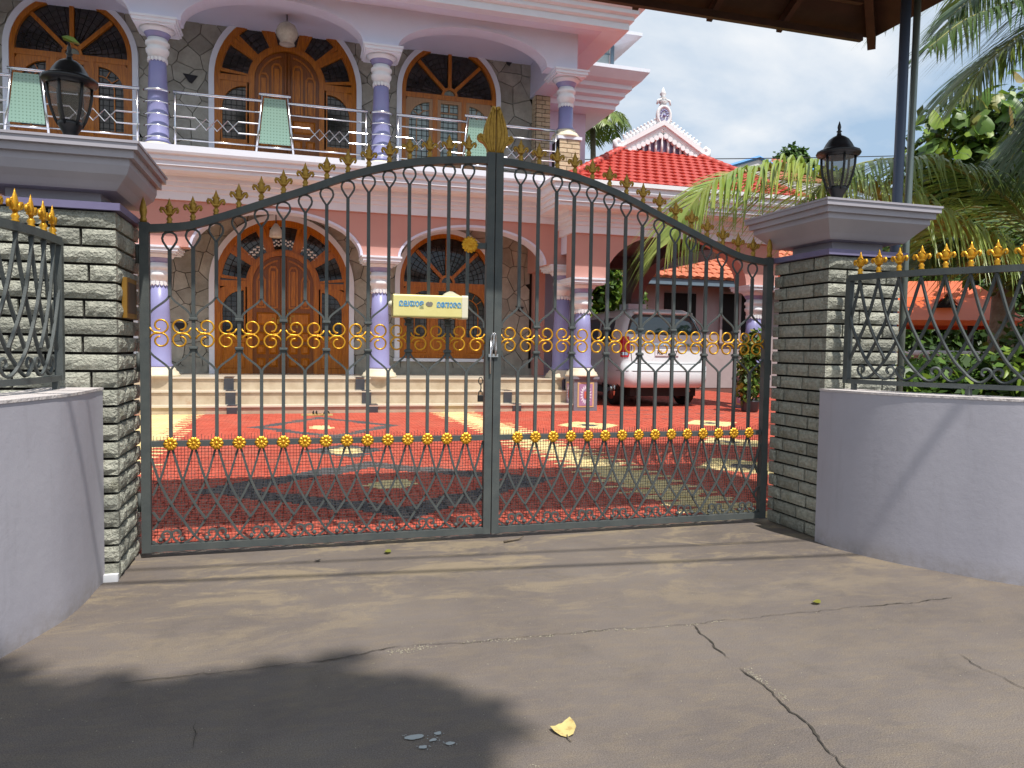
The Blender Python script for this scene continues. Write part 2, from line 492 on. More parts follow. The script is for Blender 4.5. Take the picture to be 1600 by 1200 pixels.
class MB:
    """Collects faces in world coordinates; build() makes ONE mesh object of them."""

    def __init__(self):
        self.v, self.f, self.s, self.m = [], [], [], []
        self.mi = 0

    def add(self, vs, fs, smooth=False):
        o = len(self.v)
        self.v += [tuple(p) for p in vs]
        for f in fs:
            self.f.append([i+o for i in f])
            self.s.append(smooth)
            self.m.append(self.mi)
        return self

    def box(self, x0, x1, y0, y1, z0, z1):
        return self.add([(x0, y0, z0), (x1, y0, z0), (x1, y1, z0), (x0, y1, z0), (x0, y0, z1), (x1, y0, z1), (x1, y1, z1), (x0, y1, z1)],
                        [(0, 3, 2, 1), (4, 5, 6, 7), (0, 1, 5, 4), (1, 2, 6, 5), (2, 3, 7, 6), (3, 0, 4, 7)])

    def bevbox(self, x0, x1, y0, y1, z0, z1, b):
        """Box with its front (-y) edges chamfered."""
        vs = [(x0, y1, z0), (x1, y1, z0), (x1, y1, z1), (x0, y1, z1), (x0, y0+b, z0), (x1, y0+b, z0), (x1, y0+b, z1), (x0, y0+b, z1),
              (x0+b, y0, z0+b), (x1-b, y0, z0+b), (x1-b, y0, z1-b), (x0+b, y0, z1-b)]
        return self.add(vs, [(0, 3, 2, 1), (0, 1, 5, 4), (1, 2, 6, 5), (2, 3, 7, 6), (3, 0, 4, 7), (4, 5, 9, 8), (5, 6, 10, 9), (6, 7, 11, 10), (7, 4, 8, 11), (8, 9, 10, 11)])

    def prism(self, poly, ya, yb):
        """Polygon in (x, z), extruded from y = ya (front) to y = yb."""
        n = len(poly)
        vs = [(p[0], ya, p[1]) for p in poly] + [(p[0], yb, p[1]) for p in poly]
        a = sum(poly[i][0]*poly[(i+1) % n][1] - poly[(i+1) % n][0]*poly[i][1] for i in range(n))
        fs = [list(range(n)), list(range(2*n-1, n-1, -1))]
        fs += [(i, i+n, (i+1) % n + n, (i+1) % n) for i in range(n)]
        if a < 0:
            fs = [list(reversed(f)) for f in fs]
        return self.add(vs, fs)

    def zprism(self, poly, za, zb):
        """Polygon in (x, y) counter-clockwise, extruded from z = za to zb."""
        n = len(poly)
        vs = [(p[0], p[1], za) for p in poly] + [(p[0], p[1], zb) for p in poly]
        fs = [list(range(n-1, -1, -1)), list(range(n, 2*n))]
        fs += [(i, (i+1) % n, (i+1) % n + n, i+n) for i in range(n)]
        return self.add(vs, fs)

    def band(self, outer, inner, ya, yb, closed=False):
        """Strip between two equally long (x, z) outlines, extruded in y."""
        n = len(outer)
        vs = []
        for p, q in zip(outer, inner):
            vs += [(p[0], ya, p[1]), (q[0], ya, q[1]), (p[0], yb, p[1]), (q[0], yb, q[1])]
        fs = []
        for i in range(n if closed else n-1):
            a, b = 4*i, 4*((i+1) % n)
            fs += [(a, a+1, b+1, b), (a+2, b+2, b+3, a+3), (a, b, b+2, a+2), (a+1, a+3, b+3, b+1)]
        if not closed:
            e = 4*(n-1)
            fs += [(0, 2, 3, 1), (e, e+1, e+3, e+2)]
        return self.add(vs, fs)

    def tube(self, pts, r, n=6, closed=False, smooth=True, caps=True, rot=0.0, squash=1.0):
        P = [Vector(p) for p in pts]
        N = len(P)
        if N < 2:
            return self
        rs = [r]*N if not hasattr(r, '__len__') else list(r)
        T = []
        for i in range(N):
            if closed:
                t = P[(i+1) % N]-P[i-1]
            else:
                t = P[min(i+1, N-1)]-P[max(i-1, 0)]
            if t.length < 1e-9:
                t = Vector((0, 0, 1))
            T.append(t.normalized())
        ref = Vector((0, 1, 0)) if abs(T[0].y) < .9 else Vector((1, 0, 0))
        u = (ref-T[0]*ref.dot(T[0])).normalized()
        vs = []
        for i in range(N):
            u = (u-T[i]*u.dot(T[i]))
            u = u.normalized() if u.length > 1e-6 else T[i].orthogonal().normalized()
            w = T[i].cross(u)
            for k in range(n):
                a = rot+2*PI*k/n
                vs.append(P[i]+(u*math.cos(a)*squash+w*math.sin(a))*rs[i])
        fs = []
        for i in range(N if closed else N-1):
            j = (i+1) % N
            for k in range(n):
                l = (k+1) % n
                fs.append((i*n+k, i*n+l, j*n+l, j*n+k))
        if caps and not closed:
            fs.append(list(range(n-1, -1, -1)))
            fs.append([(N-1)*n+k for k in range(n)])
        return self.add(vs, fs, smooth)

    def bar(self, pts, r):
        """Square bar, flat to the front."""
        return self.tube(pts, r*1.414, 4, smooth=False, rot=PI/4)

    def lathe(self, prof, cx, cy, n=20, smooth=True, phase=0.0, sx=1.0, sy=1.0):
        vs, fs = [], []
        for r, z in prof:
            for k in range(n):
                a = phase+2*PI*k/n
                vs.append((cx+r*math.cos(a)*sx, cy+r*math.sin(a)*sy, z))
        for i in range(len(prof)-1):
            for k in range(n):
                l = (k+1) % n
                fs.append((i*n+k, i*n+l, (i+1)*n+l, (i+1)*n+k))
        fs.append(list(range(n-1, -1, -1)))
        fs.append([(len(prof)-1)*n+k for k in range(n)])
        return self.add(vs, fs, smooth)

    def ball(self, c, r, n=10, sx=1, sy=1, sz=1):
        prof = [(r*math.sin(PI*i/6)+1e-5, c[2]-r*sz*math.cos(PI*i/6)) for i in range(7)]
        return self.lathe(prof, c[0], c[1], n, True, 0, sx, sy)

    def sweep(self, path, prof, closed_prof=True):
        """Sweep an (outward, z) profile along an (x, y) path with mitred corners; outward is to the right of travel."""
        n = len(path)
        offs = []
        for i in range(n):
            ds = []
            if i > 0:
                ds.append((Vector(path[i])-Vector(path[i-1])).normalized())
            if i < n-1:
                ds.append((Vector(path[i+1])-Vector(path[i])).normalized())
            ns = [Vector((d.y, -d.x)) for d in ds]
            if len(ns) == 2:
                b = (ns[0]+ns[1]).normalized()
                b = b/max(.2, b.dot(ns[0]))
            else:
                b = ns[0]
            offs.append(b)
        k = len(prof)
        vs = [(path[i][0]+offs[i].x*o, path[i][1]+offs[i].y*o, z) for i in range(n) for o, z in prof]
        fs = []
        for i in range(n-1):
            for j in range(k if closed_prof else k-1):
                l = (j+1) % k
                fs.append((i*k+j, (i+1)*k+j, (i+1)*k+l, i*k+l))
        if closed_prof:
            fs.append(list(range(k-1, -1, -1)))
            fs.append([(n-1)*k+j for j in range(k)])
        return self.add(vs, fs)

    def mesh(self, name, off=Vector((0, 0, 0)), mats=()):
        me = bpy.data.meshes.new(name)
        me.from_pydata([(p[0]-off[0], p[1]-off[1], p[2]-off[2]) for p in self.v], [], self.f)
        me.polygons.foreach_set('use_smooth', self.s)
        for m in mats:
            me.materials.append(m)
        if len(mats) > 1:
            me.polygons.foreach_set('material_index', self.m)
        me.update()
        return me

    def build(self, name, m, parent=None):
        ms = [M[k] if isinstance(k, str) else k for k in (m if isinstance(m, (list, tuple)) else [m])]
        me = self.mesh(name, root_loc(parent), ms)
        o = bpy.data.objects.new(name, me)
        COL.objects.link(o)
        o.parent = parent
        return o


def piece(name, me, loc, parent, scale=(1, 1, 1), rot=(0, 0, 0)):
    """A part that shares its mesh with alike parts."""
    o = bpy.data.objects.new(name, me)
    COL.objects.link(o)
    o.parent = parent
    o.location = Vector(loc)-root_loc(parent)
    o.scale = scale
    o.rotation_euler = rot
    return o


def quad_mesh(name, V, ms, mi=None, parent=None, smooth=False):
    """Fast mesh of many separate quads: V is (n, 4, 3) in world coordinates."""
    V = np.asarray(V, dtype=np.float32)
    n = len(V)
    off = np.array(root_loc(parent), dtype=np.float32)
    me = bpy.data.meshes.new(name)
    me.vertices.add(4*n)
    me.vertices.foreach_set('co', (V.reshape(-1, 3)-off).ravel())
    me.loops.add(4*n)
    me.loops.foreach_set('vertex_index', np.arange(4*n, dtype=np.int32))
    me.polygons.add(n)
    me.polygons.foreach_set('loop_start', np.arange(0, 4*n, 4, dtype=np.int32))
    try:
        me.polygons.foreach_set('loop_total', np.full(n, 4, dtype=np.int32))
    except Exception:
        pass
    for k in ms:
        me.materials.append(M[k])
    if mi is not None:
        me.polygons.foreach_set('material_index', np.asarray(mi, dtype=np.int32))
    me.update(calc_edges=True)
    me.validate()
    o = bpy.data.objects.new(name, me)
    COL.objects.link(o)
    o.parent = parent
    return o


def text_part(name, s, size, loc, m, parent, rot=(PI/2, 0, 0), extrude=.001, align='CENTER', width=None, bold=0.0):
    cu = bpy.data.curves.new(name, 'FONT')
    cu.body = s
    cu.size = size
    cu.extrude = extrude
    cu.offset = bold
    cu.align_x = align
    cu.align_y = 'CENTER'
    tmp = bpy.data.objects.new(name+'_curve', cu)
    COL.objects.link(tmp)
    dg = bpy.context.evaluated_depsgraph_get()
    me = bpy.data.meshes.new_from_object(tmp.evaluated_get(dg))
    bpy.data.objects.remove(tmp)
    me.materials.clear()
    me.materials.append(M[m])
    o = bpy.data.objects.new(name, me)
    COL.objects.link(o)
    o.parent = parent
    o.location = Vector(loc)-root_loc(parent)
    o.rotation_euler = rot
    if width:
        w = max(v.co.x for v in me.vertices)-min(v.co.x for v in me.vertices)
        o.scale = (width/max(w, 1e-4), 1, 1)
    return o


def catmull(pts, k=8):
    P = [Vector(p) for p in pts]
    P = [P[0]*2-P[1]]+P+[P[-1]*2-P[-2]]
    out = []
    for i in range(1, len(P)-2):
        for j in range(k):
            t = j/k
            a, b, c, d = P[i-1], P[i], P[i+1], P[i+2]
            out.append(.5*((2*b)+(c-a)*t+(2*a-5*b+4*c-d)*t*t+(3*b-a-3*c+d)*t**3))
    out.append(P[-2])
    return out


def smooth01(t):
    return t*t*(3-2*t)


# ------------------------------------------------------------------ ground, driveway, yard
g = MB()
g.add([(-600, -600, -.06), (600, -600, -.06), (600, 900, -.06), (-600, 900, -.06)], [(0, 1, 2, 3)])
tag(g.build('ground', 'soil'), kind='structure')

d = MB()
d.box(-14, 16, -12, 4.40, -.055, 0)
drive = tag(d.build('driveway', 'concrete'), kind='structure')


def ribbon(mb, pts, w, z, jit=.35, rnd=R):
    """Thin uneven strip lying on the ground along a line."""
    P = [Vector((p[0], p[1], 0)) for p in pts]
    Q = []
    for a, b in zip(P[:-1], P[1:]):
        m = max(2, int((b-a).length/.018))
        wob = 0.0
        nn = Vector((-(b-a).y, (b-a).x, 0)).normalized()
        for i in range(m):
            wob = wob*.86+rnd.gauss(0, .0038)
            Q.append(a.lerp(b, i/m)+nn*wob)
    Q.append(P[-1])
    vs = []
    for i, q in enumerate(Q):
        t = (Q[min(i+1, len(Q)-1)]-Q[max(i-1, 0)]).normalized()
        n = Vector((-t.y, t.x, 0))
        taper = min(1, (i+.6)/3, (len(Q)-i-.4)/3)
        ww = w*taper*rnd.uniform(1-jit, 1+jit)
        vs += [(q.x+n.x*ww, q.y+n.y*ww, z), (q.x-n.x*ww, q.y-n.y*ww, z)]
    mb.add(vs, [(2*i, 2*i+1, 2*i+3, 2*i+2) for i in range(len(Q)-1)])


for pts, w in (([(1.6, 2.72), (1.575, 2.6), (1.56, 2.5), (1.555, 2.38)], .0034), ([(1.55, 2.3), (1.55, 2.14), (1.52, 1.95), (1.49, 1.8), (1.465, 1.6), (1.45, 1.2)], .003),
               ([(2.45, 2.20), (2.42, 2.05), (2.41, 1.85), (2.40, 1.7)], .0013), ([(.03, 2.72), (.12, 2.73), (.24, 2.75), (.38, 2.79)], .0024),
               ([(2.45, 2.74), (2.7, 2.72), (2.99, 2.74)], .002), ([(.38, 2.79), (.6, 2.765), (.95, 2.755), (1.3, 2.75), (1.6, 2.725)], .0012), ([(1.6, 2.725), (1.95, 2.735), (2.45, 2.74)], .0010), ([(-.6, 2.70), (-.3, 2.71), (.03, 2.72)], .0014), ([(-.31, 2.38), (-.3, 2.2)], .001)):
    c = MB()
    ribbon(c, pts, w, .004, .55)
    c.build('crack', 'crack', drive)
for pts, w in (([(.62, 2.77), (.8, 2.75), (.92, 2.755), (1.0, 2.75)], .011), ([(1.06, 2.75), (1.2, 2.755), (1.35, 2.74), (1.6, 2.725), (1.75, 2.735)], .008), ([(.34, 2.74), (.42, 2.755), (.5, 2.765)], .018),
               ([(1.57, 2.30), (1.56, 2.2), (1.56, 2.05)], .009), ([(.62, 1.9), (.66, 1.75), (.70, 1.6)], .010)):
    c = MB()
    for k in range(90):
        t = R.random()
        i = min(int(t*(len(pts)-1)), len(pts)-2)
        u = t*(len(pts)-1)-i
        x = pts[i][0]*(1-u)+pts[i+1][0]*u+R.gauss(0, w*.8)
        y = pts[i][1]*(1-u)+pts[i+1][1]*u+R.gauss(0, w*.8)
        r = R.uniform(.002, .0055)
        a0 = R.uniform(0, 6)
        c.add([(x+r*math.cos(a0+k2*2.1), y+r*math.sin(a0+k2*2.1), .001) for k2 in range(3)]+[(x, y, r*.9)], [(0, 1, 3), (1, 2, 3), (2, 0, 3)])
    tag(c.build('loose_grit', 'grit', drive), kind='stuff')
c = MB()
for k in range(1500):
    x, y = R.uniform(-.9, 3.4), R.uniform(1.3, 4.1)
    r = R.uniform(.0010, .0034)
    a0 = R.uniform(0, 6)
    c.add([(x+r*math.cos(a0+k2*2.1), y+r*math.sin(a0+k2*2.1), .001) for k2 in range(3)]+[(x, y, r)], [(0, 1, 3), (1, 2, 3), (2, 0, 3)])
tag(c.build('grit_specks', 'grit', drive), kind='stuff')
c = MB()
for cx, cy, rx, ry in ((.33, 2.115, .028, .016), (.40, 2.12, .014, .011), (.38, 2.085, .014, .010), (.345, 2.055, .014, .010), (.425, 2.055, .015, .010)):
    q = [R.uniform(.55, 1.15) for k in range(18)]
    q = [(q[k-1]+q[k]*2+q[(k+1) % 18])/4 for k in range(18)]
    c.add([(cx+rx*math.cos(a)*q[k], cy+ry*math.sin(a)*q[k], .004) for k, a in enumerate([2*PI*k/18 for k in range(18)])], [list(range(18))])
    for k in range(7):
        a, rr_, s_ = R.uniform(0, 6.3), R.uniform(1.1, 1.7), R.uniform(.0012, .003)
        c.add([(cx+rx*rr_*math.cos(a)+s_*math.cos(t_*2.1), cy+ry*rr_*math.sin(a)+s_*math.sin(t_*2.1), .004) for t_ in range(3)], [(0, 1, 2)])
c.build('paint_spill', 'pale_stain', drive)

y0 = MB()
y0.box(-7.0, 16, 4.40, 22, -.055, -.02)
yard = tag(y0.build('yard_paving', 'joint'), kind='structure')


def paver_kind(x, y, tooth):
    u = x-.04*(12.5-y)
    if 2.38 < u+tooth < 2.95 or -2.6 < u+tooth < -1.62:
        return 1
    q = abs(u-.32)/1.02+abs(y-10.9)/1.42
    if math.hypot((u-.24)/.17, (y-10.75)/.26) < 1:
        return 1
    if .80 < q < 1.03:
        return 2
    if math.hypot((u-.33)/.17, (y-8.3)/.26) < 1:
        return 1
    if abs(u-.33)/.46+abs(y-8.3)/.55 < 1:
        return 2
    if math.hypot((u-.5)/.2, (y-6.2)/.2) < 1:
        return 1
    q = abs(u-.45)/1.5+abs(y-6.2)/1.25
    if .72 < q < 1.02:
        return 2
    for cx, cy in ((4.28, 10.5), (6.4, 10.55), (5.35, 8.3), (7.6, 8.3), (4.35, 6.5), (6.6, 6.3), (8.6, 10.5)):
        q = abs(x-cx)/.5+abs(y-cy)/.55
        if q < .32:
            return 2
        if q < 1:
            return 1
    if x > 5.3 and 11.3 < y < 13.6:
        if abs(x/.36-round(x/.36)) < .3 and abs(y/.42-round(y/.42)) < .13 and int(round(y/.42)) % 2:
            return 2
    return 0


V, mi = [], []
row = 0
yy = 4.41
while yy < 19.4:
    x = -4.0+(.06 if row % 2 else 0)
    while x < 12.6:
        if not ((yy > 13.0 and x < 5.0) or (yy > 9.5 and x > 11.6)):
            h = R.gauss(0, .0011)
            a, b, cc, dd = x+.002, x+.118, yy+.002, yy+.062
            e = .005
            tooth = (.13, .04, -.13, -.04)[row % 4]
            kk = paver_kind(x+.06, yy+.032, tooth)
            T = [(a+e, cc+e, h+R.gauss(0, .0005)), (b-e, cc+e, h), (b-e, dd-e, h), (a+e, dd-e, h+R.gauss(0, .0005))]
            B = [(a, cc, -.016), (b, cc, -.016), (b, dd, -.016), (a, dd, -.016)]
            V.append(T)
            for i in range(4):
                j = (i+1) % 4
                V.append([B[i], B[j], T[j], T[i]])
            mi += [kk]*5
        x += .12
    yy += .064
    row += 1
tag(quad_mesh('paver', V, ['red_paver', 'yellow_paver', 'black_paver'], mi, yard), kind='stuff')

# ------------------------------------------------------------------ gate
GY = 4.31
XC = 2.245
PITCHX = .1158
XK = [-.659+PITCHX*k for k in range(15)]
TOP = catmull([(-.80, 0, 1.772), (-.67, 0, 1.785), (-.548, 0, 1.806), (-.386, 0, 1.863), (-.224, 0, 1.928), (.046, 0, 2.036), (.324, 0, 2.148), (.651, 0, 2.238), (.991, 0, 2.279), (1.12, 0, 2.284)], 6)
TX, TZ = [p.x for p in TOP], [p.z for p in TOP]


def topz(x):
    return float(np.interp(x, TX, TZ))-.02


def fleur(mb, s=1.0):
    """Fleur-de-lis finial standing at the origin, about 0.135 high."""
    mb.lathe([(.013*s, 0), (.016*s, .008*s), (.011*s, .014*s), (.017*s, .024*s), (.011*s, .034*s), (.008*s, .042*s)], 0, 0, 10)
    mb.lathe([(.006*s, .042*s), (.015*s, .060*s), (.0175*s, .080*s), (.012*s, .104*s), (.005*s, .122*s), (.0005, .136*s)], 0, 0, 8, True, 0, 1, .62)
    for e in (-1, 1):
        mb.tube([(e*x*s, 0, z*s) for x, z in ((.006, .044), (.017, .062), (.029, .080), (.038, .082), (.043, .072), (.039, .060), (.032, .060))],
                [.006*s, .0085*s, .0095*s, .009*s, .0075*s, .006*s, .004*s], 6)
        mb.tube([(e*x*s, -.004*s, z*s) for x, z in ((.004, .098), (.014, .094), (.019, .086))], [.005*s, .005*s, .003*s], 5)
    mb.box(-.018*s, .018*s, -.011*s, .011*s, .050*s, .058*s)


_m = MB(); fleur(_m)
FLEUR_OLD = _m.mesh('finial', mats=[M['gold_old']])
_m = MB(); fleur(_m, 1.0)
FLEUR_NEW = _m.mesh('finial', mats=[M['gold']])


def rosette_mesh(r, m, petals=10):
    mb = MB()
    rings, seg = [0, .10, .22, .30, .5, .75, .92, 1.0], petals*4
    vs, fs = [], []
    for q in rings:
        for k in range(seg):
            a = 2*PI*k/seg
            pet = abs(math.cos(a*petals/2))
            rr = r*q*(1 if q < .6 else (.86+.14*pet**.6))
            if q < .28:
                h = .010*math.cos(q*4)
            else:
                h = .002+.010*math.sin(PI*min(1, (q-.25)/.75))*(0.35+.65*pet)
            vs.append((rr*math.cos(a), -h*r/.036, rr*math.sin(a)))
    for i in range(len(rings)-1):
        for k in range(seg):
            l = (k+1) % seg
            fs.append((i*seg+k, i*seg+l, (i+1)*seg+l, (i+1)*seg+k))
    mb.add(vs, fs, True)
    mb.add([(r*.8*math.cos(2*PI*k/12), y, r*.8*math.sin(2*PI*k/12)) for y in (.004, -.002) for k in range(12)],
           [(k, (k+1) % 12, 12+(k+1) % 12, 12+k) for k in range(12)]+[list(range(11, -1, -1))])
    return mb.mesh('rosette', mats=[M[m]])


ROSETTE = rosette_mesh(.036, 'gold')
ROSETTE_BIG = rosette_mesh(.05, 'gold', 14)


def spiral(c, r0, r1, a0, a1, n, sgn=1):
    return [(c[0]+(r0+(r1-r0)*max(0, (i/n-.25)/.75))*math.cos(a0+(a1-a0)*i/n), 0, c[1]+sgn*(r0+(r1-r0)*max(0, (i/n-.25)/.75))*math.sin(a0+(a1-a0)*i/n)) for i in range(n+1)]


def scroll_mesh(ex, ez):
    pts = [(.012, 0, .030), (.022, 0, .013), (.036, 0, .003)]+spiral((.064, .0385), .0385, .019, rad(-112), rad(275), 30)
    mb = MB()
    mb.tube([(ex*p[0], 0, ez*p[2]) for p in pts], [.0056]*(len(pts)-3)+[.005, .0045, .004], 6)
    return mb.mesh('scroll', mats=[M['gold']])


SCROLL = {(ex, ez): scroll_mesh(ex, ez) for ex in (-1, 1) for ez in (-1, 1)}
_m = MB(); _m.ball((0, 0, 0), .0125, 10)
BALL = _m.mesh('ball', mats=[M['iron']])
_m = MB(); _m.bevbox(-.022, .022, -.017, .014, -.0075, .0075, .003)
CLAMP = _m.mesh('clamp', mats=[M['iron']])
ZMID = 1.207


def lattice_strip(k, dr, x0, x1, zs=(.590, .41, .286, .197, .107), deep=True, xk=None, step=PITCHX):
    """(x, z) points of one curved strip that leaves rosette k to one side and is cut off at the stiles."""
    n = 5 if deep else 4
    base = (-.659+step*k) if xk is None else xk
    ctrl = [(base+dr*step*.5*i*(1 if i else 0)+(dr*.005 if i == 0 else 0), 0, zs[i]) for i in range(n)]
    pts = catmull(ctrl, 7)
    return [(p.x, p.z) for p in pts if x0 <= p.x <= x1]


def bottom_scroll(xb, dr, z0=.107):
    pts = [(0, 0, z0), (.028, 0, z0-.026), (.055, 0, z0-.040), (.080, 0, z0-.037), (.104, 0, z0-.015)]
    pts = [(p.x, p.z) for p in catmull(pts, 4)]
    c = (.0895, z0+.010)
    pts += [(c[0]+(.026-.010*i/22)*math.cos(rad(-40+290*i/22)), c[1]+(.026-.010*i/22)*math.sin(rad(-40+290*i/22))) for i in range(1, 23)]
    return [(xb+dr*p[0], p[1]) for p in pts]


def gate_leaf(mirror, label):
    fx = (lambda x: XC-x) if mirror else (lambda x: x)
    sg = -1 if mirror else 1
    L = thing('gate_leaf', label, 'gate', (fx(-.78), GY, 0), 'two leaves of the iron gate')

    def P(x, z, dy=0.0):
        return (fx(x), GY+dy, z)

    def bx(mb, a, b, ya, yb, z0, z1):
        a, b = sorted((fx(a), fx(b)))
        mb.box(a, b, GY+ya, GY+yb, z0, z1)

    m = MB(); bx(m, -.803, -.757, -.023, .023, .028, 1.785); m.build('stile', 'iron', L)
    m = MB(); bx(m, 1.074, 1.1195, -.023, .023, .028, 2.31); m.build('stile', 'iron', L)
    m = MB(); bx(m, -.757, 1.074, -.021, .021, .030, .068); m.build('bottom_rail', 'iron', L)
    m = MB(); bx(m, -.757, 1.074, -.014, .014, .597, .628); m.build('middle_rail', 'iron', L)
    m = MB()
    pts = [p for p in TOP if -.757 < p.x < 1.074]
    pts = [Vector((-.757, 0, topz(-.757)+.02))]+pts+[Vector((1.074, 0, topz(1.074)+.02))]
    for i, p in enumerate(pts[:-1]):
        q = pts[i+1]
        vs = []
        for w in (p, q):
            for dy in (-.02, .02):
                vs += [(fx(w.x), GY+dy, w.z), (fx(w.x), GY+dy, w.z-.042)]
        m.add(vs, [(0, 4, 6, 2), (1, 3, 7, 5), (0, 1, 5, 4), (2, 6, 7, 3)])
    m.build('top_rail', 'iron', L)
    # bars, each with its drop-shaped loop under the top rail
    for k, x in enumerate(XK):
        m = MB()
        zt = topz(x)-.024
        drop = [(0, -.105), (-.006, -.092), (-.020, -.072), (-.033, -.050), (-.036, -.034), (-.030, -.014), (-.016, -.003), (0, 0),
                (.016, -.003), (.030, -.014), (.036, -.034), (.033, -.050), (.020, -.072), (.006, -.092), (0, -.105)]
        m.tube([P(x+a, zt+b) for a, b in drop], .0062, 6, smooth=True)
        zj = zt-.100
        low = MB()
        if k % 2 == 0:
            m.bar([P(x, zj), P(x, 1.405)], .0088)
            for e in (-1, 1):
                m.bar([P(x+e*(.003+.100*smooth01(t)), 1.412-.115*t, -.0015*e) for t in [i/10 for i in range(11)]]+[P(x+e*.103, 1.275, -.0015*e)], .0052)
                low.bar([P(x+e*.103, 1.14, -.0015*e)]+[P(x+e*(.103-.100*smooth01(t)), 1.118-.115*t, -.0015*e) for t in [i/10 for i in range(11)]], .0052)
            m.build('bar', 'iron', L)
            m = low
            m.bar([P(x, 1.012), P(x, .628)], .0088)
        else:
            m.bar([P(x, zj), P(x, .628)], .0092)
        m.build('bar', 'iron', L)
    for k in range(-1, 16):
        if k % 2 == 0:
            continue
        x = -.659+PITCHX*k
        if 0 <= k <= 14:
            for z in (1.285, 1.129):
                piece('clamp', CLAMP, P(x, z), L)
        if k == -1:
            x = -.771
        if k == 15:
            x = 1.085
        for e in (-1, 1):
            if (k == -1 and e < 0) or (k == 15 and e > 0):
                continue
            for ez in (-1, 1):
                piece('scroll', SCROLL[(e*sg, ez)], P(x, ZMID, -.004), L)
    for k, x in enumerate(XK):
        piece('finial', FLEUR_OLD, P(x, topz(x)+.019), L)
        piece('rosette', ROSETTE, P(x, .613, -.017), L)
    m = MB()
    m.lathe([(.016, 1.785), (.019, 1.80), (.013, 1.815), (.019, 1.84), (.0175, 1.865), (.010, 1.895), (.0005, 1.92)], fx(-.785), GY, 10)
    m.build('bud_finial', 'gold_old', L)
    # lower lattice
    for k in range(-2, 17):
        odd = k % 2 != 0
        for dr in (-1, 1):
            pts = lattice_strip(k, dr, -.757, 1.074, deep=odd)
            if len(pts) < 2:
                continue
            m = MB()
            m.bar([P(a, b, -.004*dr) for a, b in pts], .0056)
            m.build('lattice_strip', 'iron', L)
    for k in range(-1, 16, 2):
        xb = -.659+PITCHX*k
        for dr in (-1, 1):
            pts = [p for p in bottom_scroll(xb, dr) if -.757 <= p[0] <= 1.074]
            if len(pts) < 8:
                continue
            m = MB()
            m.bar([P(a, b, -.003*dr) for a, b in pts], .0052)
            m.build('bottom_scroll', 'iron', L)
            if -.74 < xb+dr*.0625 < 1.06:
                piece('ball', BALL, P(xb+dr*.0625, .092, -.008), L)
    # wire mesh tied behind the lower panel
    m = MB()
    x = -.75
    while x < 1.07:
        a = fx(x)
        m.box(a-.0011, a+.0011, GY+.0250, GY+.0272, .05, .652+R.uniform(-.004, .012))
        x += .0172
    z = .062
    while z < .645:
        a, b = sorted((fx(-.757), fx(1.074)))
        m.box(a, b, GY+.0273, GY+.0293, z-.0011, z+.0011)
        z += .0172
    tag(m.build('wire_mesh', 'wire', L), kind='stuff')
    # half of the big leaf-shaped finial over the meeting stiles
    out = [(1.1195, 2.30), (1.076, 2.30), (1.070, 2.335), (1.050, 2.362), (1.026, 2.372), (1.012, 2.388), (1.014, 2.408), (1.030, 2.418), (1.044, 2.410), (1.050, 2.416),
           (1.050, 2.432), (1.056, 2.462), (1.068, 2.500), (1.082, 2.535), (1.092, 2.560), (1.100, 2.582), (1.1195, 2.580)]
    m = MB()
    m.prism([(fx(a), b) for a, b in out], GY-.016, GY+.016)
    for a in ([(1.112, 2.31), (1.110, 2.42), (1.114, 2.56)], [(1.103, 2.31), (1.088, 2.40), (1.090, 2.47), (1.104, 2.57)], [(1.092, 2.31), (1.068, 2.38), (1.068, 2.45), (1.090, 2.54)],
              [(1.084, 2.315), (1.060, 2.36), (1.040, 2.384), (1.026, 2.392)]):
        m.tube([P(p.x, p.z, -.017) for p in catmull([(q[0], 0, q[1]) for q in a], 5)], .0058, 6)
    m.tube([P(1.028+.011*math.cos(t), 2.394+.011*math.sin(t), -.016) for t in [i*PI/4 for i in range(9)]], .006, 6)
    m.build('leaf_finial', 'gold_old', L)
    # hinge knuckles
    for z in (.30, 1.05, 1.62):
        m = MB(); m.tube([P(-.812, z-.05, 0), P(-.812, z+.05, 0)], .013, 10); m.build('hinge', 'iron', L)
    return L


leaf_l = gate_leaf(False, 'grey iron gate leaf carrying the cream newspaper box, gold scrolls and finials')
leaf_r = gate_leaf(True, 'grey iron gate leaf without newspaper box, standing before the white car')
m = MB()
m.box(1.008, 1.0755, GY-.012, GY+.012, 1.742, 1.776)
br = m.build('bracket', 'iron', leaf_l)
piece('large_rosette', ROSETTE_BIG, (.972, GY-.016, 1.761), leaf_l)
m = MB()
for x, t in ((1.108, .012), (1.134, -.010)):
    m.tube([(x+t*a, GY-.034-.006*math.sin(a*3), 1.105+.135*b) for a, b in ((0, 0), (.4, .3), (1, .9), (.6, 1.0), (-.1, .9), (-.5, .3), (0, 0))], .0055, 6)
m.box(1.090, 1.150, GY-.034, GY-.0235, 1.10, 1.118)
m.tube([(1.103, GY-.033, 1.00), (1.103, GY-.033, 1.20)], .006, 8)
m.build('latch', 'steel', leaf_l)
m = MB()
m.tube([(1.045+.012*math.cos(t), GY-.028, .955+.020*math.sin(t)*(1.2 if math.sin(t) > 0 else 1)) for t in [i*PI/5 for i in range(11)]], .003, 6)
m.tube([(1.045, GY-.028, .945), (1.048, GY-.029, .915), (1.044, GY-.028, .89)], .0035, 6)
m.bevbox(1.029, 1.061, GY-.036, GY-.020, .832, .872, .003)
m.tube([(1.034, GY-.028, .868), (1.034, GY-.028, .888), (1.039, GY-.028, .897), (1.050, GY-.028, .897), (1.055, GY-.028, .888), (1.055, GY-.028, .868)], .0032, 6)
tag(m.build('padlock', 'car_black'), 'small dark padlock hanging on a chain beside the meeting posts of the gate', 'padlock')

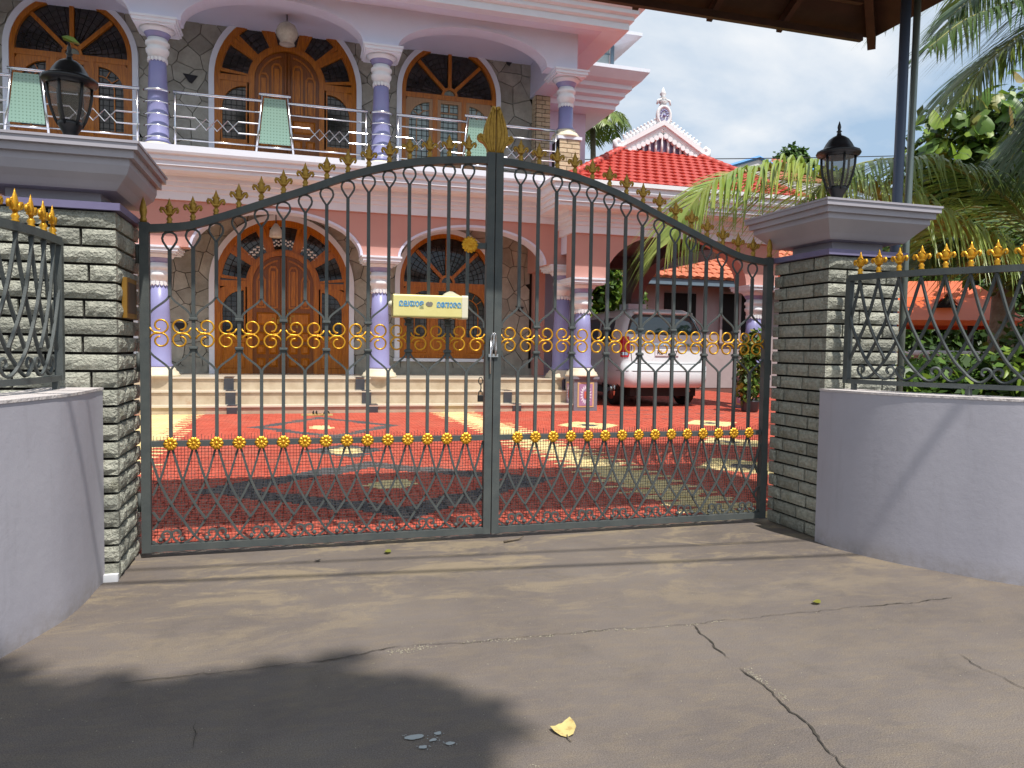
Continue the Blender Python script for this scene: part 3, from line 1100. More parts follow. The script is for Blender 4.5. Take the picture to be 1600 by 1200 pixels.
# newspaper box strapped to the left leaf
nb = thing('newspaper_box', 'cream yellow newspaper box with blue lettering hung on the gate', 'newspaper box', (.70, GY-.09, 1.385))
m = MB()
prof = []
for cxz, a0 in (((GY-.035, 1.438), 0), ((GY-.113, 1.438), 90), ((GY-.113, 1.332), 180), ((GY-.035, 1.332), 270)):
    for i in range(5):
        a = rad(a0+i*22.5)
        prof.append((cxz[0]+.012*math.cos(a), cxz[1]+.012*math.sin(a)))
n = len(prof)
vs = [(x, p[0], p[1]) for x in (.512, .918) for p in prof]
m.add(vs, [(k, n+k, n+(k+1) % n, (k+1) % n) for k in range(n)]+[list(range(n)), list(range(2*n-1, n-1, -1))])
m.build('box_body', 'box', nb)
m = MB()
vs = [(x, GY-.074+(p[0]-GY+.074)*1.05, 1.385+(p[1]-1.385)*1.05) for x in (.905, .940) for p in prof]
m.add(vs, [(k, n+k, n+(k+1) % n, (k+1) % n) for k in range(n)]+[list(range(n)), list(range(2*n-1, n-1, -1))])
m.build('end_lid', 'box_pale', nb)
m = MB()
m.lathe([(.019, 0), (.019, .008), (.013, .018), (.004, .022)], 0, 0, 14)
me = m.mesh('knob', mats=[M['box_pale']])
piece('knob', me, (.510, GY-.074, 1.395), nb, rot=(0, -PI/2, 0))
m = MB()
m.prism([(.80, 1.448), (.815, 1.466), (.835, 1.476), (.855, 1.474), (.885, 1.458), (.905, 1.450)], GY-.105, GY-.045)
m.build('lid_tab', 'box_pale', nb)
for x in (.60, .84):
    m = MB(); m.box(x-.008, x+.008, GY-.127, GY+.012, 1.3135, 1.317); m.build('strap', 'iron', nb)
MAL_A = '\u0d2e\u0d32\u0d2f\u0d3e\u0d33'
MAL_B = '\u0d2e\u0d47\u0d28\u0d3e\u0d30\u0d2e'
text_part('lettering', MAL_A, .052, (.613, GY-.1262, 1.399), 'blue_ink', nb, width=.140, bold=.0009)
text_part('lettering', MAL_B, .052, (.829, GY-.1262, 1.397), 'blue_ink', nb, width=.142, bold=.0009)
m = MB()
for cx, cz, rx, rz in ((.707, 1.399, .013, .013), (.724, 1.400, .013, .012), (.716, 1.392, .018, .008)):
    m.prism([(cx+rx*math.cos(2*PI*k/10)*R.uniform(.8, 1.1), cz+rz*math.sin(2*PI*k/10)*R.uniform(.8, 1.1)) for k in range(10)], GY-.1265-.0004*len(m.v)/20, GY-.124)
m.build('emblem', 'grey_ink', nb)

# ------------------------------------------------------------------ gate pillars


def block_mesh(seed):
    """Rock-faced stone block: unit size, rough face to -y."""
    r = random.Random(seed)
    nx, nz = 6, 3
    mb = MB()
    vs = []
    for i in range(nx+1):
        for j in range(nz+1):
            edge = i in (0, nx) or j in (0, nz)
            y = -.5+(.22 if edge else r.uniform(-.06, .07))
            vs.append((-.5+i/nx+(0 if edge else r.uniform(-.04, .04)), y, -.5+j/nz+(0 if edge else r.uniform(-.07, .07))))
    fs = [(i*(nz+1)+j, (i+1)*(nz+1)+j, (i+1)*(nz+1)+j+1, i*(nz+1)+j+1) for i in range(nx) for j in range(nz)]
    mb.add(vs, fs)
    x = (-.5, .5)
    mb.add([(x[0], -.28, -.5), (x[1], -.28, -.5), (x[1], -.28, .5), (x[0], -.28, .5), (x[0], .5, -.5), (x[1], .5, -.5), (x[1], .5, .5), (x[0], .5, .5)],
           [(0, 4, 5, 1), (1, 5, 6, 2), (2, 6, 7, 3), (3, 7, 4, 0), (4, 7, 6, 5)])
    return mb.mesh('stone_block', mats=[M['granite']])


BLOCKS = [block_mesh(s) for s in range(7)]


def pillar(x0, x1, yf, yb, ztop, over, label, row, flip):
    T = thing('gate_pillar', label, 'gate pillar', ((x0+x1)/2, (yf+yb)/2, 0), 'two stone pillars of the gate')
    m = MB(); m.box(x0+.032, x1-.032, yf+.032, yb-.03, 0, ztop+.01); m.build('core', 'mortar', T)
    D = .05
    nr = int(round(ztop/row))
    rr = random.Random(3 if flip else 5)
    gap = .013
    for i in range(nr):
        z = ztop*(i+.5)/nr
        h = ztop/nr-gap
        # front
        cuts = [x0, x0+(x1-x0)*(.24 if i % 2 else .47)+rr.uniform(-.02, .02), x0+(x1-x0)*(.76 if i % 2 else .98), x1]
        if i % 2 == 0:
            cuts = [x0, cuts[1], x1]
        else:
            cuts = [x0, cuts[1], cuts[2]+rr.uniform(-.02, .02), x1]
        for a, b in zip(cuts[:-1], cuts[1:]):
            piece('stone_block', rr.choice(BLOCKS), ((a+b)/2, yf+D/2, z), T, (b-a-gap, D*rr.uniform(.9, 1.1), h))
        # two flanks
        for sx, X in ((-1, x0), (1, x1)):
            ya, y1 = yf+.046, yb
            c2 = [ya, ya+(y1-ya)*(.38 if i % 2 else .22)+rr.uniform(-.02, .02), ya+(y1-ya)*(.84 if i % 2 else .70)+rr.uniform(-.02, .02), y1]
            for a, b in zip(c2[:-1], c2[1:]):
                dd = D*rr.uniform(.75, .95)
                piece('stone_block', rr.choice(BLOCKS), (X-sx*dd/2*1.02, (a+b)/2, z), T, (b-a-gap, dd, h), (0, 0, PI/2 if sx > 0 else -PI/2))
    # painted cap: violet band, flare, stepped slab
    path = [(x0, yb), (x0, yf), (x1, yf), (x1, yb), (x0, yb)]

    def ringed(prof, name, mm):
        # mitred ring round the pillar
        mb = MB()
        vs, fs = [], []
        for o, z in prof:
            vs += [(x0-o, yf-o, z), (x1+o, yf-o, z), (x1+o, yb+o, z), (x0-o, yb+o, z)]
        for a in range(len(prof)-1):
            for k in range(4):
                l = (k+1) % 4
                fs.append((4*a+k, 4*a+l, 4*a+4+l, 4*a+4+k))
        e = 4*(len(prof)-1)
        fs += [(3, 2, 1, 0), (e, e+1, e+2, e+3)]
        mb.add(vs, fs)
        return mb.build(name, mm, T)
    z = ztop
    ringed([(.018, z), (.018, z+.034)], 'collar', 'cap_dark')
    ringed([(-.085, z+.034), (-.085, z+.092), (.0, z+.094), (.010, z+.104), (.030, z+.130), (.058, z+.160), (over-.048, z+.200)], 'flare', 'cap')
    ringed([(over-.048, z+.200), (over-.048, z+.232), (over-.026, z+.232), (over-.026, z+.268), (over-.006, z+.268), (over-.006, z+.296), (over, z+.296), (over, z+.308)], 'slab', 'cap')
    return T


PL = pillar(-1.40, -.83, 3.92, 4.47, 1.775, .12, 'grey stone gate pillar with a nameplate on its inner side', .0845, False)
PR = pillar(3.085, 3.635, 3.79, 4.34, 1.75, .145, 'grey stone gate pillar without nameplate, in front of the steel canopy post', .0835, True)
for o in PR.children:
    pass
m = MB()
m.lathe([(.08, 0), (.09, .02), (.04, .035)], -.93, 3.905, 9)
tag(MB().box(-.905, -.835, 3.895, 3.925, 0, .035).build('foot_patch', 'white', PL))

npl = thing('nameplate', 'small brown nameplate with gold frame fixed inside the left gate pillar', 'nameplate', (-.825, 4.16, 1.38))
m = MB(); m.box(-.836, -.814, 4.045, 4.275, 1.275, 1.475); m.build('plate_frame', 'plate_gold', npl)
m = MB(); m.box(-.8138, -.811, 4.065, 4.255, 1.300, 1.452); m.build('plate_face', 'plate_dark', npl)

# ------------------------------------------------------------------ curved compound walls
WT = .937


def resample(pts, step):
    P = [Vector((p[0], p[1], 0)) for p in pts]
    P = catmull(P, 10)
    out, acc = [P[0]], 0.0
    for a, b in zip(P[:-1], P[1:]):
        L = (b-a).length
        while acc+L >= step:
            t = (step-acc)/L
            a = a.lerp(b, t)
            out.append(a)
            L = (b-a).length
            acc = 0.0
        acc += L
    return out


def offset_path(P, d):
    out = []
    for i, p in enumerate(P):
        t = (P[min(i+1, len(P)-1)]-P[max(i-1, 0)]).normalized()
        out.append(Vector((p.x-t.y*d, p.y+t.x*d, 0)))
    return out


def compound_wall(face, side, label):
    P = resample(face, .05)
    Q = offset_path(P, .25*side)
    W = thing('compound_wall', label, 'wall', (P[0].x, P[0].y, 0), 'curved lilac walls beside the gate')
    m = MB()
    vs, fs = [], []
    zs = [0, .3, .6, WT-.012]
    for p, q in zip(P, Q):
        for z in zs:
            vs.append((p.x, p.y, z))
        for z in reversed(zs):
            vs.append((q.x, q.y, z))
    n = 2*len(zs)
    for i in range(len(P)-1):
        for j in range(n):
            k = (j+1) % n
            f = (i*n+j, (i+1)*n+j, (i+1)*n+k, i*n+k)
            fs.append(f if side > 0 else tuple(reversed(f)))
    fs.append(list(range(n)) if side < 0 else list(range(n-1, -1, -1)))
    m.add(vs, [f for q, f in enumerate(fs[:-1]) if q % n not in (len(zs)-1, n-1)], True)
    m.add(vs, [f for q, f in enumerate(fs[:-1]) if q % n in (len(zs)-1, n-1)]+fs[-1:])
    o = m.build('wall_face', 'plaster', W)
    m = MB()
    A, B = offset_path(P, -.004*side), offset_path(P, .254*side)
    vs, fs = [], []
    for p, q in zip(A, B):
        vs += [(p.x, p.y, WT-.0122), (p.x, p.y, WT), (q.x, q.y, WT), (q.x, q.y, WT-.0122)]
    for i in range(len(P)-1):
        for j in range(4):
            k = (j+1) % 4
            f = (4*i+j, 4*i+4+j, 4*i+4+k, 4*i+k)
            fs.append(f if side > 0 else tuple(reversed(f)))
    fs.append((0, 1, 2, 3))
    m.add(vs, fs)
    m.build('wall_top', 'plaster_edge', W)
    return P


def wall_railing(P, side, s0, z0, z1, label, s_max):
    """Bent iron railing along the wall: P is the wall face path."""
    C = offset_path(P, .145*side)
    S_ = [0.0]
    for a, b in zip(C[:-1], C[1:]):
        S_.append(S_[-1]+(b-a).length)

    def at_s(s, z, out=0.0):
        s = max(0, min(s, S_[-1]-1e-4))
        i = max(0, min(int(np.searchsorted(S_, s))-1, len(C)-2))
        t = (s-S_[i])/(S_[i+1]-S_[i])
        p = C[i].lerp(C[i+1], t)
        d = (C[i+1]-C[i]).normalized()
        return Vector((p.x+d.y*out*side, p.y-d.x*out*side, z))
    s1 = min(s_max, S_[-1]-.05)
    T = thing('wall_railing', label, 'railing', at_s(s0, z0), 'iron railings on the curved walls')
    for z, h, nm in ((z1, .022, 'top_rail'), (z0+.012, .016, 'bottom_rail')):
        m = MB()
        m.bar([at_s(s0+(s1-s0)*i/60, z) for i in range(61)], h*.8)
        m.build(nm, 'iron', T)
    m = MB(); m.bar([at_s(s0, z0), at_s(s0, z1)], .017); m.build('end_post', 'iron', T)
    s = s0+.06
    while s < s1:
        m = MB(); m.bar([at_s(s, WT-.005), at_s(s, z0+.01)], .012); m.build('foot', 'iron', T)
        s += .62
    step = .118
    nfin = int((s1-s0)/step)
    H = z1-z0
    zs = [z1-.02, z0+.50*H+.08, z0+.36*H+.03, z0+.235*H, z0+.12*H]
    for k in range(-2, nfin+2):
        sk = s0+.075+k*step
        odd = k % 2 != 0
        if 0 <= k <= nfin and sk < s1:
            p = at_s(sk, z1+.016)
            piece('finial', FLEUR_NEW, p, T, rot=(0, 0, math.atan2(*(at_s(sk+.01, 0)-at_s(sk-.01, 0)).yx) if True else 0))
        for dr in (-1, 1):
            ctrl = [(sk+dr*step*.5*i, 0, zs[i]) for i in range(5 if odd else 4)]
            pts = [(p.x, p.z) for p in catmull(ctrl, 6) if s0 <= p.x <= s1]
            if len(pts) > 2:
                m = MB()
                m.bar([at_s(a, b, .005*dr) for a, b in pts], .0062)
                m.build('lattice_strip', 'iron', T)
            if odd and s0 < sk < s1:
                pts = [p for p in bottom_scroll(sk, dr, zs[4]) if s0 <= p[0] <= s1]
                if len(pts) > 10:
                    m = MB()
                    m.bar([at_s(a, max(b, z0+.02), .004*dr) for a, b in pts], .0055)
                    m.build('bottom_scroll', 'iron', T)
    return T


FR = [(3.046, 3.786), (3.05, 3.64), (3.10, 3.446), (3.17, 3.275), (3.25, 3.136), (3.333, 3.012), (3.413, 2.895), (3.50, 2.79), (3.66, 2.63), (3.90, 2.47), (4.25, 2.33), (4.8, 2.24), (5.6, 2.2), (7.0, 2.18), (9.0, 2.18)]
FL = [(-.896, 3.916), (-.903, 3.80), (-.906, 3.60), (-.929, 3.40), (-.959, 3.292), (-.986, 3.2), (-1.02, 3.09), (-1.07, 2.95), (-1.16, 2.75), (-1.32, 2.56), (-1.6, 2.40), (-2.1, 2.28), (-3.2, 2.2), (-6.0, 2.18)]
PRW = compound_wall(FR, 1, 'curved lilac plaster wall on the side of the orange well roof')
PLW = compound_wall(FL, -1, 'curved lilac plaster wall beside the pillar with the nameplate')
wall_railing(PRW, 1, .055, .975, 1.605, 'black wall railing with gold finials in front of the orange well roof', 2.6)
wall_railing(PLW, -1, .11, .975, 1.605, 'black wall railing with gold finials in front of the nameplate pillar', 2.4)

# ------------------------------------------------------------------ lanterns on the pillars


def lantern(cx, cy, z, s, label, rot=0.0):
    T = thing('pillar_lantern', label, 'lantern', (cx, cy, z), 'black lanterns on the gate pillars')

    def Z(q):
        return [(r*s, z+h*s) for r, h in q]
    m = MB(); m.lathe(Z([(.075, 0), (.075, .012), (.060, .02), (.040, .045), (.031, .08), (.034, .10), (.045, .13), (.066, .165), (.070, .185)]), cx, cy, 12); m.build('stem', 'lantern', T)
    m = MB()
    for k in range(6):
        a = rot+2*PI*k/6
        m.tube([(cx+r*s*math.cos(a), cy+r*s*math.sin(a), z+h*s) for r, h in ((.060, .165), (.078, .20), (.100, .27), (.112, .34), (.114, .40))], .0085*s, 6)
    m.build('rib', 'lantern', T)
    for k in range(6):
        a, b = rot+2*PI*k/6, rot+2*PI*(k+1)/6
        prof = ((.058, .172), (.076, .20), (.098, .27), (.110, .34), (.112, .40))
        m = MB()
        m.add([(cx+r*s*math.cos(t), cy+r*s*math.sin(t), z+h*s) for r, h in prof for t in (a, b)], [(2*i, 2*i+1, 2*i+3, 2*i+2) for i in range(4)])
        m.build('pane', 'lantern_glass', T)
    m = MB()
    m.lathe(Z([(.10, .395), (.118, .40), (.118, .415), (.146, .412), (.152, .425), (.146, .438), (.122, .446), (.104, .462), (.090, .49), (.070, .52), (.045, .54), (.018, .553), (.012, .575),
               (.020, .58), (.009, .59), (.013, .61), (.010, .625), (.002, .652)]), cx, cy, 18)
    m.build('roof', 'lantern', T)
    return T


lantern(-1.09, 4.19, 2.083, .84, 'black lantern standing on the nameplate pillar with a leaf on its tip', .3)
lantern(3.345, 4.06, 2.058, .90, 'black lantern on the pillar nearest the canopy post, seen against the sky', .2)
m = MB()
lv = [(-.034, .010), (-.012, .017), (.018, .012), (.042, -.014), (.018, -.010), (-.012, .001)]
m.add([(-1.08+a, 4.16, 2.634+b) for a, b in lv]+[(-1.08+a, 4.185, 2.629+b*.7) for a, b in lv], [(0, 1, 7, 6), (1, 2, 8, 7), (2, 3, 9, 8), (3, 4, 10, 9), (4, 5, 11, 10), (5, 0, 6, 11), (5, 4, 3, 2, 1, 0), (6, 7, 8, 9, 10, 11)])
tag(m.build('leaf', 'leaf_bright'), 'green leaf caught on the tip of the left lantern', 'leaf')

# ------------------------------------------------------------------ canopy over the gate
cz, cx0, cx1, cy0, cy1 = 3.67, -2.15, 4.40, 3.26, 5.0
can = thing('gate_canopy', 'brown tiled canopy over the gate carried on steel posts', 'canopy', (4.1, 4.3, 0))
ym, zr = (cy0+cy1)/2, cz+.46
ra, rb = cx0+.87, cx1-.87
m = MB()
ev = [(cx0, cy0, cz), (cx1, cy0, cz), (cx1, cy1, cz), (cx0, cy1, cz)]
rg = [(ra, ym, zr), (rb, ym, zr)]
vs = ev+rg+[(p[0], p[1], p[2]+.05) for p in ev+rg]
m.add(vs, [(0, 4, 5, 1), (1, 5, 2), (2, 5, 4, 3), (3, 4, 0), (6, 7, 11, 10), (7, 8, 11), (8, 9, 10, 11), (9, 6, 10), (0, 1, 7, 6), (1, 2, 8, 7), (2, 3, 9, 8), (3, 0, 6, 9)])
m.build('roof_sheet', 'canopy', can)
m = MB()
n = int((cx1-cx0)/.085)
for i in range(n+1):
    x = cx0+(cx1-cx0)*i/n
    for y, s_ in ((cy0, -1), (cy1, 1)):
        m.tube([(x, y-s_*.10, cz+.095), (x, y+s_*.015, cz+.030)], .034, 7)
n = int((cy1-cy0)/.085)
for i in range(1, n):
    y = cy0+(cy1-cy0)*i/n
    m.tube([(cx1-.10, y, cz+.095), (cx1+.015, y, cz+.030)], .034, 7)
tag(m.build('edge_tile', 'canopy', can), kind='stuff')


def beam(name, a, b, w, h):
    a, b = Vector(a), Vector(b)
    d = (b-a).normalized()
    sd = d.cross(Vector((0, 0, 1))).normalized()*w/2
    up = Vector((0, 0, h))
    vs = [a-sd-up, a+sd-up, a+sd, a-sd, b-sd-up, b+sd-up, b+sd, b-sd]
    mb = MB(); mb.add(vs, [(0, 1, 2, 3), (4, 7, 6, 5), (0, 4, 5, 1), (1, 5, 6, 2), (2, 6, 7, 3), (3, 7, 4, 0)])
    return mb.build(name, 'canopy_beam', can)


for x in np.arange(ra, rb+.01, .60):
    beam('rafter', (x, ym, zr-.01), (x, cy1-.02, cz-.005), .045, .07)
    beam('rafter', (x, ym, zr-.01), (x, cy0+.02, cz-.005), .045, .07)
for e in ((cx1-.015, cy1-.015), (cx1-.015, cy0+.015)):
    beam('hip_rafter', (rb, ym, zr-.01), (e[0], e[1], cz-.005), .06, .09)
for e in ((cx0+.015, cy1-.015), (cx0+.015, cy0+.015)):
    beam('hip_rafter', (ra, ym, zr-.01), (e[0], e[1], cz-.005), .06, .09)
for t in (.25, .6, .9):
    beam('purlin', (cx0+.87*(1-t)+.1*t, ym+(cy1-ym)*t, zr+(cz-zr)*t-.075), (cx1-.87*(1-t)-.1*t, ym+(cy1-ym)*t, zr+(cz-zr)*t-.075), .04, .05)
for px in (4.06, -1.85):
    m = MB(); m.tube([(px, 4.33, 0), (px+.03, 4.33, cz+.30)], .035, 12); m.build('post', 'pipe_blue', can)
    m = MB(); m.tube([(px+.072, 4.31, 0), (px+.108, 4.31, cz+.16)], .024, 10); m.build('slim_post', 'pipe_green', can)

# ------------------------------------------------------------------ the house
H = thing('house', 'two storey lilac villa with violet columns, arched wooden doors and stone cladding', 'house', (0, 14.5, 0))
FLOOR, UP, WY, FA, CY = .585, 4.38, 15.50, 13.72, 13.95
HX0, HX1 = -7.2, 5.20


def arch_pts(cx, r, spring, base, n=30, rz=None):
    rz = rz or r
    return [(cx-r, base)]+[(cx-r*math.cos(PI*i/n), spring+rz*math.sin(PI*i/n)) for i in range(n+1)]+[(cx+r, base)]


# openings of the stone wall: centre, radius, spring height, base height, kind
LOWER = [(-.29, 1.28, 2.35, FLOOR, 'door'), (3.02, 1.00, 2.55, .93, 'window'), (-4.02, 1.00, 2.55, .93, 'window')]
UPPER = [(-.22, 1.34, 6.30, UP, 'door'), (3.03, 1.00, 6.44, UP, 'window'), (-3.98, 1.00, 6.44, UP, 'window')]
TRIMW = .10


def clip(poly, a, b, c):
    """Keep the part of the polygon where a*x + b*z <= c."""
    out = []
    for i in range(len(poly)):
        p, q = poly[i], poly[(i+1) % len(poly)]
        dp, dq = a*p[0]+b*p[1]-c, a*q[0]+b*q[1]-c
        if dp <= 0:
            out.append(p)
        if (dp < 0 < dq) or (dq < 0 < dp):
            t = dp/(dp-dq)
            out.append((p[0]+(q[0]-p[0])*t, p[1]+(q[1]-p[1])*t))
    return out


def stone_wall(parent, x0, x1, z0, z1, openings, seed, step, blacks=()):
    rnd = random.Random(seed)
    pts = []
    nz = int((z1-z0)/(step*.86))+1
    nx = int((x1-x0)/step)+1
    for j in range(-1, nz+1):
        for i in range(-1, nx+1):
            pts.append((x0+(i+.5*(j % 2)+.25+rnd.uniform(-.42, .42))*step, z0+(j+.5+rnd.uniform(-.40, .40))*step*.86))
    for p in pts:
        poly = [(x0, z0), (x1, z0), (x1, z1), (x0, z1)]
        near = sorted(((q[0]-p[0])**2+(q[1]-p[1])**2, q) for q in pts if q != p and abs(q[0]-p[0]) < 3*step and abs(q[1]-p[1]) < 3*step)[:14]
        for dd, q in near:
            a, b = q[0]-p[0], q[1]-p[1]
            L = math.sqrt(dd)
            poly = clip(poly, a/L, b/L, (a*(p[0]+q[0])/2+b*(p[1]+q[1])/2)/L-.0062)
            if len(poly) < 3:
                break
        if len(poly) < 3:
            continue
        dense = []
        for i in range(len(poly)):
            a, b = poly[i], poly[(i+1) % len(poly)]
            L = math.hypot(b[0]-a[0], b[1]-a[1])
            n = 1 if not any(abs(a[0]-o[0]) < o[1]+step*1.6 for o in openings) else max(1, int(L/.05))
            for t in range(n):
                dense.append((a[0]+(b[0]-a[0])*t/n, a[1]+(b[1]-a[1])*t/n))
        moved = 0
        out = []
        for x, z in dense:
            for cx, r, sp, base, kind in openings:
                r2 = r+TRIMW-.02
                dz = z-sp
                inside = (abs(x-cx) < r2 if dz < 0 else math.hypot(x-cx, dz) < r2) and z > base-.02
                if inside:
                    moved += 1
                    if dz < 0:
                        if z-base < r2-abs(x-cx) and base > z0+.1:
                            z = base-.02
                        else:
                            x = cx+math.copysign(r2, x-cx)
                    else:
                        L = max(1e-4, math.hypot(x-cx, dz))
                        x, z = cx+(x-cx)*r2/L, sp+dz*r2/L
            out.append((x, z))
        if moved == len(dense):
            continue
        clean = [out[0]]
        for q in out[1:]:
            if math.hypot(q[0]-clean[-1][0], q[1]-clean[-1][1]) > .006:
                clean.append(q)
        if len(clean) < 3:
            continue
        A = .5*abs(sum(clean[i][0]*clean[(i+1) % len(clean)][1]-clean[(i+1) % len(clean)][0]*clean[i][1] for i in range(len(clean))))
        if A < .004:
            continue
        yf = WY+rnd.uniform(-.012, .008)
        m = MB(); m.prism(clean, yf, WY+.06)
        black = any(math.hypot(p[0]-b[0], p[1]-b[1]) < .14 for b in blacks)
        m.build('stone', 'stone_black' if black else 'stone', parent)


def wall_with(z0, z1, ops, seed, blacks):
    m = MB(); m.box(HX0, HX1-.02, WY+.05, WY+.30, z0, z1)
    w = m.build('stone_wall', 'grout', H)
    stone_wall(w, HX0+1.6, HX1-.35, z0, z1, ops, seed, .385, blacks)
    return w


wall_with(FLOOR, 4.0, LOWER, 11, ())
wall_with(UP, 7.3, UPPER, 23, ())
# black accent stones
for px, py, s in ((297, 121, .13), (795, 95, .12), (789, 199, .12), (282, 509, .14), (812, 482, .10), (862, 300, .1), (1, 1, .01)):
    if px == 1 or px == 862:
        continue
    p = at(px, py, WY-.03)
    m = MB()
    m.prism([(p.x-s, p.z+s*.5), (p.x+s, p.z+s*.35), (p.x+s*.2, p.z-s*.8), (p.x-s*.2, p.z-s*.6)], WY-.030, WY+.02)
    m.build('accent_stone', 'stone_black', H)

# --- doors and windows


def sector(cx, cz, r0, r1, a0, a1, n=8):
    return [(cx+r1*math.cos(a0+(a1-a0)*i/n), cz+r1*math.sin(a0+(a1-a0)*i/n)) for i in range(n+1)] + \
           [(cx+r0*math.cos(a1+(a0-a1)*i/n), cz+r0*math.sin(a1+(a0-a1)*i/n)) for i in range(n+1)]


def radial_bar(mb, cx, cz, r0, r1, a, w, yf, yb):
    c, s = math.cos(a), math.sin(a)
    mb.prism([(cx+r0*c-w*s, cz+r0*s+w*c), (cx+r0*c+w*s, cz+r0*s-w*c), (cx+r1*c+w*s, cz+r1*s-w*c), (cx+r1*c-w*s, cz+r1*s+w*c)], yf, yb)


GYF = WY+.030          # glass
WYF = WY-.045          # front of the woodwork


def leading(mb, poly, step, dx=0.0, yy=None):
    """Grid of thin dark cames over a pane outline (clipped to its bounding convex polygon)."""
    yy = GYF-.008 if yy is None else yy
    xs, zs = [p[0] for p in poly], [p[1] for p in poly]

    def span(axis, v):
        hits = []
        for i in range(len(poly)):
            p, q = poly[i], poly[(i+1) % len(poly)]
            if (p[axis]-v)*(q[axis]-v) < 0:
                t = (v-p[axis])/(q[axis]-p[axis])
                hits.append(p[1-axis]+(q[1-axis]-p[1-axis])*t)
        hits.sort()
        return list(zip(hits[::2], hits[1::2]))
    v = min(xs)+step*.6+dx
    while v < max(xs):
        for a, b in span(0, v):
            mb.box(v-.006, v+.006, yy, yy+.006, a, b)
        v += step
    v = min(zs)+step*.6
    while v < max(zs):
        for a, b in span(1, v):
            mb.box(a, b, yy+.001, yy+.007, v-.006, v+.006)
        v += step


def corner_pane(x0, x1, z0, z1, r, side):
    """Rectangle whose upper outer corner is a quarter circle."""
    if side < 0:
        return [(x0, z0), (x1, z0), (x1, z1)]+[(x0+r-r*math.sin(PI/2*i/8), z1-r+r*math.cos(PI/2*i/8)) for i in range(9)]
    return [(x0, z0), (x1, z0)]+[(x1-r+r*math.cos(PI/2*i/8), z1-r+r*math.sin(PI/2*i/8)) for i in range(9)]+[(x0, z1)]


def trim_ring(cx, r, sp, base):
    m = MB()
    o, i = arch_pts(cx, r+TRIMW, sp, base), arch_pts(cx, r, sp, base)
    m.band(o, i, WY-.070, WY+.055)
    m.build('arch_trim', 'trim', H)


